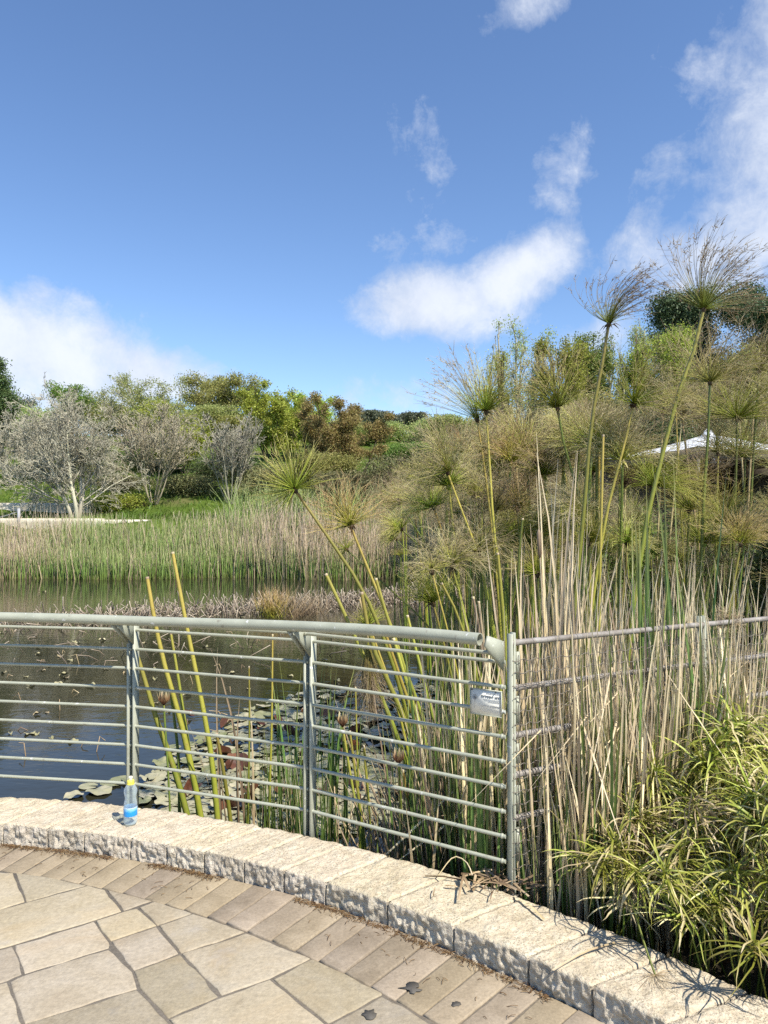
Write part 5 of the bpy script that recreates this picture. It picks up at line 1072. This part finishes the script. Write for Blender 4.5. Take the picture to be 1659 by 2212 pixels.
def block_wall(name, label, x0, x1, yf, ztop, h, bl, seed):
    xs_ = [x0]
    while xs_[-1] < x1 - bl * .5: xs_.append(xs_[-1] + bl * rng.uniform(.85, 1.3))
    t = thing(name, ((x0 + x1) / 2, yf((x0 + x1) / 2), ztop - h), label, 'wall')
    for a, b in zip(xs_[:-1], xs_[1:]):
        mb = MB(); nu = 9; nv = 6; A = np.array([a + .012, yf(a), 0]); B = np.array([b - .012, yf(b), 0]); dv = nrm(B - A); nn_ = np.array([dv[1], -dv[0], 0]); top = ztop + rng.normal(0, .025); V_ = []
        for q in range(nv):
            for u in np.linspace(0, 1, nu):
                p = A + (B - A) * u + np.array([0, 0, ztop - h + (top - ztop + h) * q / (nv - 1)]); V_.append(p + nn_ * (.05 + vnoise(p, 3.2, seed) * .12 - (.05 if q == nv - 1 or u in (0, 1) else 0)))
        for u in np.linspace(0, 1, nu): V_.append(A + (B - A) * u + np.array([0, 0, top]) - nn_ * .32)
        for u in np.linspace(0, 1, nu): V_.append(A + (B - A) * u + np.array([0, 0, ztop - h]) - nn_ * .32)
        ii = np.arange(nv + 1)[:, None] * nu + np.arange(nu - 1)[None]; q_ = np.stack([ii, ii + 1, ii + nu + 1, ii + nu], -1).reshape(-1, 4)
        L = (nv + 2) * nu; rv, hv = rng.random(), rng.random(); mb.add(V_, q_, None, np.tile((0, rv, hv), (L, 1)))
        for e in (0, nu - 1): mb.add([V_[k * nu + e] for k in range(nv + 2)], None, [(0, k, k + 1) for k in range(1, nv + 1)], np.tile((0, rv, hv), (nv + 2, 1)))
        child(mb, 'stone_block', M['wall'], t)
    return t
block_wall('low_stone_wall', 'lower long wall of pale limestone blocks just behind the reed bed', -24, (362 - 829.5) / F * 31.0, lambda x: 31.0 + .0 * x, 1.56, .46, 2.1, 3)
block_wall('low_stone_wall', 'upper short wall of pale limestone blocks on the grassy slope behind the bare white tree', -24, (200 - 829.5) / F * 35.0, lambda x: 35.0 + .0 * x, 2.32, .50, 1.35, 4)
# rope post on the lower wall, small marker on the slope
p = np.array([(41 - 829.5) / F * 30.4, 30.4, 1.05]); t = thing('rope_post', p, 'slim pale post with a slack rope beside the lower stone wall', 'post'); mb = MB(); box(mb, p + np.array([0, 0, .47]), (.045, 0, 0), (0, .045, 0), (0, 0, .47)); prism(mb, [p + np.array(v) for v in ((-.045, -.045, .94), (.045, -.045, .94), (.045, .045, .94), (-.045, .045, .94))], (0, 0, .03)); child(mb, 'shaft', M['post'], t)
mb = MB(); e = p + np.array([-3.2, 0, .62]); s = np.linspace(0, 1, 14)[:, None]; tubes(mb, (p + np.array([0, 0, .82]) + (e - p - np.array([0, 0, .82])) * s - np.array([0, 0, 1.]) * .28 * np.sin(s * math.pi))[None], .016, 6); child(mb, 'rope', M['rope'], t)
p = np.array([(78 - 829.5) / F * 39.5, 39.5, 0]); p[2] = float(terrain(p[0], p[1])); t = thing('plant_marker', p, 'tiny white plant marker on a thin dark stake on the grassy slope', 'marker'); mb = MB(); tubes(mb, np.array([[p, p + np.array([0, 0, .9])]]), .02, 6); child(mb, 'stake', M['bark_brown'], t)
mb = MB(); box(mb, p + np.array([0, -.03, .86]), (.14, 0, 0), (0, .012, 0), (0, .02, .10)); child(mb, 'plate', M['signface'], t)

# ---------------------------------------------------------------- trees
def grow(start, dirs, lens, rads, K, wob, up):
    n = len(start); P = np.zeros((n, K, 3)); P[:, 0] = start; d = nrm(dirs)
    for k in range(1, K): d = nrm(d + rng.normal(size=(n, 3)) * wob + np.array([0, 0, up])); P[:, k] = P[:, k - 1] + d * (lens / (K - 1))[:, None]
    return P, rads[:, None] * np.linspace(1, .55, K)[None]
def kidsof(P, Rd, L, nper, t0, t1, ang, lr, rr, out=0.0):
    n, K = P.shape[:2]; m = n * nper; idx = np.repeat(np.arange(n), nper); t = rng.uniform(t0, t1, m); f = t * (K - 1); i = np.minimum(f.astype(int), K - 2); fr = (f - i)[:, None]
    s = P[idx, i] * (1 - fr) + P[idx, i + 1] * fr; d = nrm(P[idx, i + 1] - P[idx, i]); r_ = Rd[idx, i] * rr; q = nrm(np.cross(d, rng.normal(size=(m, 3)))); a = rng.uniform(*ang, m)[:, None]
    return s, d * np.cos(a) + q * np.sin(a), L[idx] * lr * rng.uniform(.6, 1.25, m) * (1.15 - .5 * t), r_
STY = {
 'bare_round': dict(trunks=5, spread=.42, t0=.10, levels=[(11, 1.15, .50, .5), (9, .60, .45, .5), (8, .50, .5, .6), (3, .5, .5, .6)], up=.015, wob=.08, tr=.075),
 'bare_vase':  dict(trunks=11, spread=.5, levels=[(8, 1.0, .22, .7), (8, .45, .4, .5), (6, .45, .5, .6)], up=.06, wob=.06, tr=.036),
 'round':      dict(trunks=1, spread=.1, tl=1.25, levels=[(16, .62, .45, .5), (7, .5, .4, .6), (5, .5, .45, .6)], up=.06, wob=.09, tr=.15),
 'pine':       dict(trunks=1, spread=.04, tl=1.6, levels=[(34, .50, 1.0, .4), (7, .45, .5, .6), (4, .5, .5, .6)], up=.03, wob=.05, tr=.13),
 'multi':      dict(trunks=5, spread=.35, levels=[(8, .6, .3, .55), (6, .5, .4, .6), (5, .5, .45, .6)], up=.08, wob=.08, tr=.08),
 'poplar':     dict(trunks=8, spread=.46, levels=[(13, .34, .3, .5), (5, .45, .4, .6), (4, .5, .4, .6)], up=.12, wob=.05, tr=.06),
}
def tree(px, Y, x0, x1, ytop, style, bark, leaf, label, nleaf=0, lsize=.09, name='tree', group=None, zb=None, lowcut=.0, jit=.25, leafup=.0, depth=.9, minr=.010, topkeep=0.0):
    bxw = (px - 829.5) / F * Y; g = float(terrain(bxw, Y)) - .05 if zb is None else zb; ztop = EYE + (1120 - ytop) / F * Y; H = ztop - g; Wt = (x1 - x0) / F * Y; cx = ((x0 + x1) / 2 - 829.5) / F * Y - bxw
    s = STY[style]; nt = s['trunks']; ph = np.arange(nt) * 2.4 + rng.random() * 6; d = np.stack([np.cos(ph) * s['spread'] * rng.uniform(.4, 1.2, nt), np.sin(ph) * s['spread'] * rng.uniform(.4, 1.2, nt), np.ones(nt)], -1)
    st = np.zeros((nt, 3)); st[:, :2] = d[:, :2] * .06; L = rng.uniform(.8, 1.05, nt) * .62 * s.get('tl', 1.0); Rd = np.full(nt, s['tr'])
    sets = []; P, RR = grow(st, d, L, Rd, 9, s['wob'] * .7, s['up']); sets.append((P, RR)); 
    for li, (nper, lr, a, rr) in enumerate(s['levels']):
        t0 = s.get('t0', .30 if style.startswith('bare') else .22) if li == 0 else .2
        sN, dN, LN, rN = kidsof(P, RR, L, nper, t0, 1.0, (a, a + .55), lr * (.62 if li == 0 else .9), rr); P, RR = grow(sN, dN, LN, rN, 6 if li < 2 else 4, s['wob'], s['up']); L = LN; sets.append((P, RR))
    allp = np.concatenate([p.reshape(-1, 3) for p, _ in sets]); lo, hi = np.percentile(allp[:, 0], [.6, 99.4]); zt = np.percentile(allp[:, 2], 99.7); sc = np.array([Wt / (hi - lo), Wt * depth / (hi - lo), H / zt]); mx = (lo + hi) / 2
    o = np.array([bxw, Y, g])
    def tf(p):
        f = np.clip(p[..., 2:3] / zt, 0, 1); q = p * sc; q[..., 0:1] += (cx - mx * sc[0]) * smooth(f * 1.4); return q + o
    t = thing(name, o, label, 'tree' if name != 'shrub' else 'shrub', group)
    mb = MB(); p, r_ = sets[0]; tubes(mb, tf(p), np.maximum(r_ * min(1.6, H / 6) * np.linspace(1.35, .6, p.shape[1])[None], minr * 2), 8); child(mb, 'trunk', M[bark], t, True)
    mb = MB()
    for li, (p, r_) in enumerate(sets[1:]): tubes(mb, tf(p), np.maximum(r_ * min(1.4, H / 6), minr * (1.5 if li < 1 else 1.0)), 4 if li < 1 else 3)
    child(mb, 'branches', M[bark], t)
    if nleaf:
        src = np.concatenate([tf(p)[:, 1:].reshape(-1, 3) for p, _ in sets[-2:]]); src = src[src[:, 2] > g + H * lowcut]
        if topkeep: src = src[rng.random(len(src)) < smooth((src[:, 2] - g) / H * 1.6 - topkeep)]
        c = src[rng.integers(0, len(src), int(nleaf * 2.3))]; cl = vnoise(c, .9, 31); c = c[cl > -.30 * rng.random(len(c)) - .08] if jit < .5 else c
        c = c + rng.normal(size=c.shape) * np.array([jit, jit, jit * .8]); c = c[c[:, 2] < ztop + .2]; mb = MB()
        cards(mb, c, lsize * .54 * rng.uniform(.6, 1.35, len(c)), up=leafup); child(mb, 'crown', M[leaf], t)
    return t
# bare trees on the far bank
tree(166, 33.0, -12, 272, 838, 'bare_round', 'bark_white', None, 'spreading bare tree with whitish bark standing before the upper stone wall', name='bare_tree', minr=.009)
tree(334, 36.0, 245, 428, 880, 'bare_vase', 'bark_tan', None, 'vase shaped bare shrubby tree with many thin tan stems', name='bare_tree', minr=.010)
tree(500, 36.5, 432, 562, 893, 'bare_vase', 'bark_grey', None, 'bare greyish tree in front of the bright green trees', name='bare_tree', minr=.010)
tree(118, 45.0, 0, 190, 905, 'bare_round', 'bark_grey', None, 'grey bare tree rising behind the white bare tree', name='bare_tree', minr=.012)
tree(30, 41, -70, 95, 900, 'bare_vase', 'bark_grey', None, 'grey bare bush at the frame edge on the grassy slope', name='bare_tree', minr=.012)
# behind them
tree(140, 52, 96, 196, 832, 'round', 'bark_grey', 'l_mid', 'green crowned tree just showing above the white bare tree', 4500, .15, topkeep=.35)
tree(290, 48, 205, 400, 812, 'multi', 'bark_grey', 'l_pale', 'tall thin tree with sparse pale green leaves behind the bare trees', 9000, .11, jit=.18)
tree(360, 45, 300, 440, 862, 'multi', 'bark_grey', 'l_yel', 'smaller half bare tree with sparse yellowish leaves', 5500, .10, jit=.2)
tree(400, 43, 345, 450, 925, 'multi', 'bark_brown', 'l_bright', 'bright green bush between the bare trees', 9000, .12, name='shrub')
tree(485, 62, 408, 560, 806, 'multi', 'bark_grey', 'l_olive', 'tall round olive green tree against the sky', 15000, .16, jit=.3)
tree(590, 46, 522, 660, 838, 'poplar', 'bark_brown', 'l_bright', 'vivid bright green tree with upright shoots', 15000, .14, jit=.16)
tree(668, 49, 600, 722, 846, 'poplar', 'bark_brown', 'l_bright', 'second bright green tree with taller thin shoots, behind the vivid one', 13000, .13, jit=.14)
tree(752, 40, 655, 842, 868, 'poplar', 'bark_brown', 'l_brown', 'rounded russet and olive tree at the end of the reed bed', 26000, .10, jit=.14)
tree(705, 38, 640, 760, 985, 'multi', 'bark_brown', 'l_olive', 'olive lower bush leaning against the russet tree', 16000, .09, name='shrub')
tree(805, 95, 765, 838, 892, 'round', 'bark_grey', 'l_euc', 'dark distant eucalyptus beside the top of the russet tree', 12000, .26, jit=.35)
tree(872, 100, 835, 912, 893, 'round', 'bark_grey', 'l_euc', 'dark distant eucalyptus in the gap of sky above the pond', 12000, .26, jit=.35)
tree(905, 60, 838, 985, 915, 'multi', 'bark_grey', 'l_pale', 'light green loose tree in the gap beyond the papyrus', 16000, .14, jit=.3)
tree(870, 48, 815, 935, 965, 'multi', 'bark_grey', 'l_mid', 'low green bush behind the papyrus at the water end', 14000, .11, name='shrub')
tree(-20, 46, -75, 22, 780, 'pine', 'bark_brown', 'l_dark', 'dark evergreen tree cut by the frame edge beside the grassy slope', 26000, .15, jit=.3)
tree(47, 60, 22, 78, 862, 'round', 'bark_grey', 'l_euc', 'thin grey green tree beside the dark evergreen', 2500, .15)
# farther trees that close the gaps along the skyline
for px, x0, x1, yt, lf, lab in ((60, 0, 130, 880, 'l_pale', 'hazy grey green tree far behind the white bare tree'), (225, 160, 290, 868, 'l_olive', 'olive tree filling the gap behind the tall thin pale tree'), (330, 270, 400, 880, 'l_mid', 'mid green tree behind the half bare yellowish tree'), (440, 395, 500, 880, 'l_pale', 'pale tree low behind the round olive one'), (520, 480, 580, 905, 'l_olive', 'olive tree between the round one and the bright green trees'),
                               (620, 560, 690, 890, 'l_mid', 'mid green tree behind the vivid bright green tree'), (730, 690, 790, 905, 'l_olive', 'olive tree behind the russet one'), (960, 900, 1040, 905, 'l_pale', 'pale tree far behind the papyrus edge'), (800, 760, 850, 930, 'l_mid', 'green tree behind the distant eucalyptus foot'), (400, 340, 470, 915, 'l_yel', 'yellowish green tree behind the bright green bush')):
    tree(px, 56, x0, x1, yt, 'multi', 'bark_grey', lf, lab, 9000, .15, jit=.3)
# undergrowth on the slope
for px, Y, x0, x1, yt, lf, lab, n in ((250, 40, 200, 330, 1040, 'l_under', 'low brown undergrowth bush behind the vase shaped bare tree', 7000), (420, 38, 350, 470, 1035, 'l_under', 'brown undergrowth bush between the bare trees', 9000), (560, 37, 520, 640, 1010, 'l_under', 'tall brown undergrowth below the bright green tree', 9000),
                                      (480, 41, 420, 560, 1000, 'l_dark', 'dark shaded bush behind the greyish bare tree', 9000), (320, 44, 240, 420, 985, 'l_dark', 'dark bush at the back of the grassy slope', 9000), (640, 40, 560, 720, 1000, 'l_mid', 'leafy green bush below the bright green trees', 9000), (155, 43, 60, 260, 1010, 'l_under', 'brown thicket low behind the white bare tree', 9000),
                                      (780, 35, 690, 880, 1030, 'l_under', 'grey brown scrub at the foot of the russet tree', 9000), (860, 36, 800, 920, 985, 'l_under', 'brownish scrub closing the bank between russet tree and papyrus', 9000), (930, 33, 870, 1010, 990, 'l_olive', 'olive scrub on the bank behind the papyrus edge', 9000), (600, 34.5, 540, 680, 1065, 'l_pale', 'pale grassy scrub on the bank behind the reed bed', 7000), (300, 35.5, 215, 300, 1075, 'l_yel', 'low yellow green weeds on the bank below the vase shaped tree', 4000)):
    tree(px, Y, x0, x1, yt, 'multi', 'bark_brown', lf, lab, n, .09, name='shrub', jit=.3)
# on the right, above the papyrus
tree(1125, 30, 1062, 1182, 700, 'poplar', 'bark_grey', 'l_pale', 'airy grey green tree with thin twigs above the papyrus', 9000, .075, jit=.16)
tree(1062, 27, 1040, 1100, 765, 'poplar', 'bark_brown', 'l_bright', 'small fresh green tree beside the airy grey green one', 5000, .08, jit=.14)
tree(1210, 29, 1165, 1262, 738, 'poplar', 'bark_brown', 'l_yel', 'yellow green tree with dark twigs behind the papyrus plumes', 16000, .085, jit=.16)
tree(1262, 31, 1218, 1312, 722, 'poplar', 'bark_brown', 'l_mid', 'dark green bushy tree left of the tall windblown papyrus', 16000, .09, jit=.16)
tree(1345, 33, 1298, 1402, 706, 'poplar', 'bark_grey', 'l_pale', 'sparse light green tree behind the tall windblown papyrus stem', 10000, .08, jit=.16)
tree(1425, 31, 1350, 1480, 712, 'poplar', 'bark_brown', 'l_yel', 'broad yellow green tree below the pine', 26000, .09, jit=.18)
tree(1490, 42, 1405, 1578, 630, 'pine', 'bark_brown', 'l_pine', 'dark pine behind the tallest papyrus stalk', 40000, .14, jit=.35, name='pine_tree')
tree(1665, 38, 1585, 1790, 610, 'pine', 'bark_brown', 'l_pine', 'tall dark pine cut off by the frame edge', 44000, .13, jit=.3, name='pine_tree')
tree(1590, 29, 1500, 1680, 760, 'multi', 'bark_brown', 'l_olive', 'olive bushy tree between the two pines and the canopy', 22000, .09, jit=.2)
tree(1440, 24, 1360, 1530, 875, 'multi', 'bark_brown', 'l_dark', 'dark green bush just behind the white canopy', 22000, .08, name='shrub')
tree(1290, 24, 1210, 1380, 850, 'multi', 'bark_brown', 'l_olive', 'olive green bush behind the papyrus plumes', 18000, .08, name='shrub')
tree(1150, 23, 1060, 1250, 870, 'multi', 'bark_brown', 'l_under', 'brownish bush hidden behind the tangled papyrus', 16000, .08, name='shrub')
tree(1640, 22, 1540, 1760, 880, 'multi', 'bark_brown', 'l_dark', 'dark shrub behind the far end of the canopy', 18000, .08, name='shrub')
tree(1030, 26, 950, 1110, 940, 'multi', 'bark_grey', 'l_under', 'grey brown scrub behind the edge of the papyrus thicket', 14000, .08, name='shrub')
for px, Y, yt, lf, lab in ((1250, 17.0, 1040, 'l_under', 'dull brown shrub on the bank behind the thicket'), (1500, 12.5, 1090, 'l_dark', 'low dark shrub under the canopy side of the thicket'), (1380, 11.5, 1120, 'l_mid', 'low leafy shrub deep behind the papyrus stems'), (1640, 10, 1150, 'l_mid', 'low leafy shrub near the frame edge behind the mesh fence'), (1100, 17, 1060, 'l_under', 'dull shrub on the bank by the pond end'), (1750, 7, 1120, 'l_dark', 'dark shrub beyond the frame by the far fence panel')):
    tree(px, Y, px - 100, px + 100, yt, 'multi', 'bark_brown', lf, lab, 9000, .06, name='shrub', jit=.14, minr=.004)

# ---------------------------------------------------------------- white canopy tent
Yc = 18.0; c = np.array([(1530 - 829.5) / F * Yc, Yc, 0]); g = float(terrain(c[0], c[1])); ze = EYE + (1120 - 984) / F * Yc; zp = EYE + (1120 - 942) / F * Yc; hw = 1.85; ang = R(17); ux2 = np.array([math.cos(ang), math.sin(ang), 0]); uy2 = np.array([-math.sin(ang), math.cos(ang), 0])
t = thing('canopy_tent', (c[0], c[1], g), 'white peaked canopy tent on the bank behind the papyrus', 'tent'); cor = [c + ux2 * a * hw + uy2 * b * hw for a, b in ((-1, -1), (1, -1), (1, 1), (-1, 1))]
mb = MB(); n = 10; m = 7; V_ = []; q = []
for k in range(4):
    A, B = cor[k], cor[(k + 1) % 4]; b0 = len(V_)
    for j in range(m + 1):
        f = j / m
        for i_ in range(n + 1):
            p = A + (B - A) * i_ / n; p = c + (p - c) * (1 - f * .93); zz = ze + (zp - ze) * (f ** 1.35) - .10 * math.sin(math.pi * i_ / n) * (1 - f) * 0.6 + .012 * math.sin(i_ * 2.1 + j); V_.append([p[0], p[1], zz])
    q += [(b0 + j * (n + 1) + i_, b0 + j * (n + 1) + i_ + 1, b0 + (j + 1) * (n + 1) + i_ + 1, b0 + (j + 1) * (n + 1) + i_) for j in range(m) for i_ in range(n)]
mb.add(V_, q); top = c + np.array([0, 0, zp]); lathe(mb, [(.0001, .18), (.05, .17), (.16, .02), (.17, -.04)], top, 12); child(mb, 'roof', M['white'], t)
for k in range(4):
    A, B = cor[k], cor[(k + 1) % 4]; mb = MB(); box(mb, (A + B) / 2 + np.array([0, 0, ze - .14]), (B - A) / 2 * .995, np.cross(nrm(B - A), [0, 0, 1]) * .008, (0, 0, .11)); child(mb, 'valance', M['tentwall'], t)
    mb = MB(); tubes(mb, np.array([[[A[0], A[1], g - .3], [A[0], A[1], ze - .02]]]) * 1.0 + (c - A) * np.array([1, 1, 0]) * .02, .03, 8, cap=True); child(mb, 'leg', M['post'], t)
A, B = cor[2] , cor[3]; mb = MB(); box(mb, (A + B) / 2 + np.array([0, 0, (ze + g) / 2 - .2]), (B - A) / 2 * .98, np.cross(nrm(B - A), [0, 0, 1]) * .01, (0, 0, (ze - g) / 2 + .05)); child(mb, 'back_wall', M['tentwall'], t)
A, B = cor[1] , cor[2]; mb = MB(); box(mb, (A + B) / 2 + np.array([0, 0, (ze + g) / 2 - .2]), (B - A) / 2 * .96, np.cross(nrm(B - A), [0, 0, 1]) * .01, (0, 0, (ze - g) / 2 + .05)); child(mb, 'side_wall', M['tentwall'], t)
c2 = c + np.array([2.9, .9, -.05]); copy_thing(t, (c2[0], c2[1], g - .10), R(-17), 1.0, 'second white canopy tent at the frame edge beside the peaked one')

# grass on the far bank and slope, weeds on the near bank
mb = MB(); n = 16000; x = rng.uniform(-24, 3, n); y = 28.6 + 17 * rng.random(n) ** 1.5; keep = ~(((y > 30.9) & (y < 31.5)) | ((y > 34.8) & (y < 35.4) & (x < -13.5))) ; lawn = (y > 31.3) & (y < 34.9) & (x < -12)
x, y, lawn = x[keep], y[keep], lawn[keep]; n = len(x); h = rng.uniform(.10, .38, n) * np.where(lawn, .35, 1) * (1 + vnoise(np.c_[x, y, x * 0], .6, 3)); z = terrain(x, y); P = np.zeros((n, 3, 3)); P[:, 0] = np.stack([x, y, z - .02], -1); d = nrm(np.c_[rng.normal(size=(n, 2)) * .4, np.ones(n)])
P[:, 1] = P[:, 0] + d * h[:, None] * .55; P[:, 2] = P[:, 1] + nrm(d + np.c_[rng.normal(size=(n, 2)) * .6, -np.ones(n) * .3]) * h[:, None] * .5
ribbons(mb, P, rng.uniform(.02, .05, n)[:, None] * np.array([[1, .8, .1]])); kind(mb.build('grass', M['grass']), 'stuff')
mb = MB(); n = 5000; x = rng.uniform(1.2, 9, n); y = rng.uniform(2.2, 14, n); z = terrain(x, y); keep = (z > -.5) & (np.hypot(x - CX, y - CY) > R_BACK + .25); x, y, z = x[keep], y[keep], z[keep]; n = len(x); P = np.zeros((n, 4, 3)); P[:, 0] = np.stack([x, y, z - .02], -1); d = nrm(np.c_[rng.normal(size=(n, 2)) * .7, np.ones(n)]); h = rng.uniform(.1, .5, n)
for k in range(1, 4): d = nrm(d + np.c_[rng.normal(size=(n, 2)) * .25, np.full(n, -.3)]); P[:, k] = P[:, k - 1] + d * h[:, None] / 3
ribbons(mb, P, rng.uniform(.008, .018, n)[:, None] * np.array([[1, 1, .7, .1]])); kind(mb.build('dead_leaf_mat', M['litter']), 'stuff')
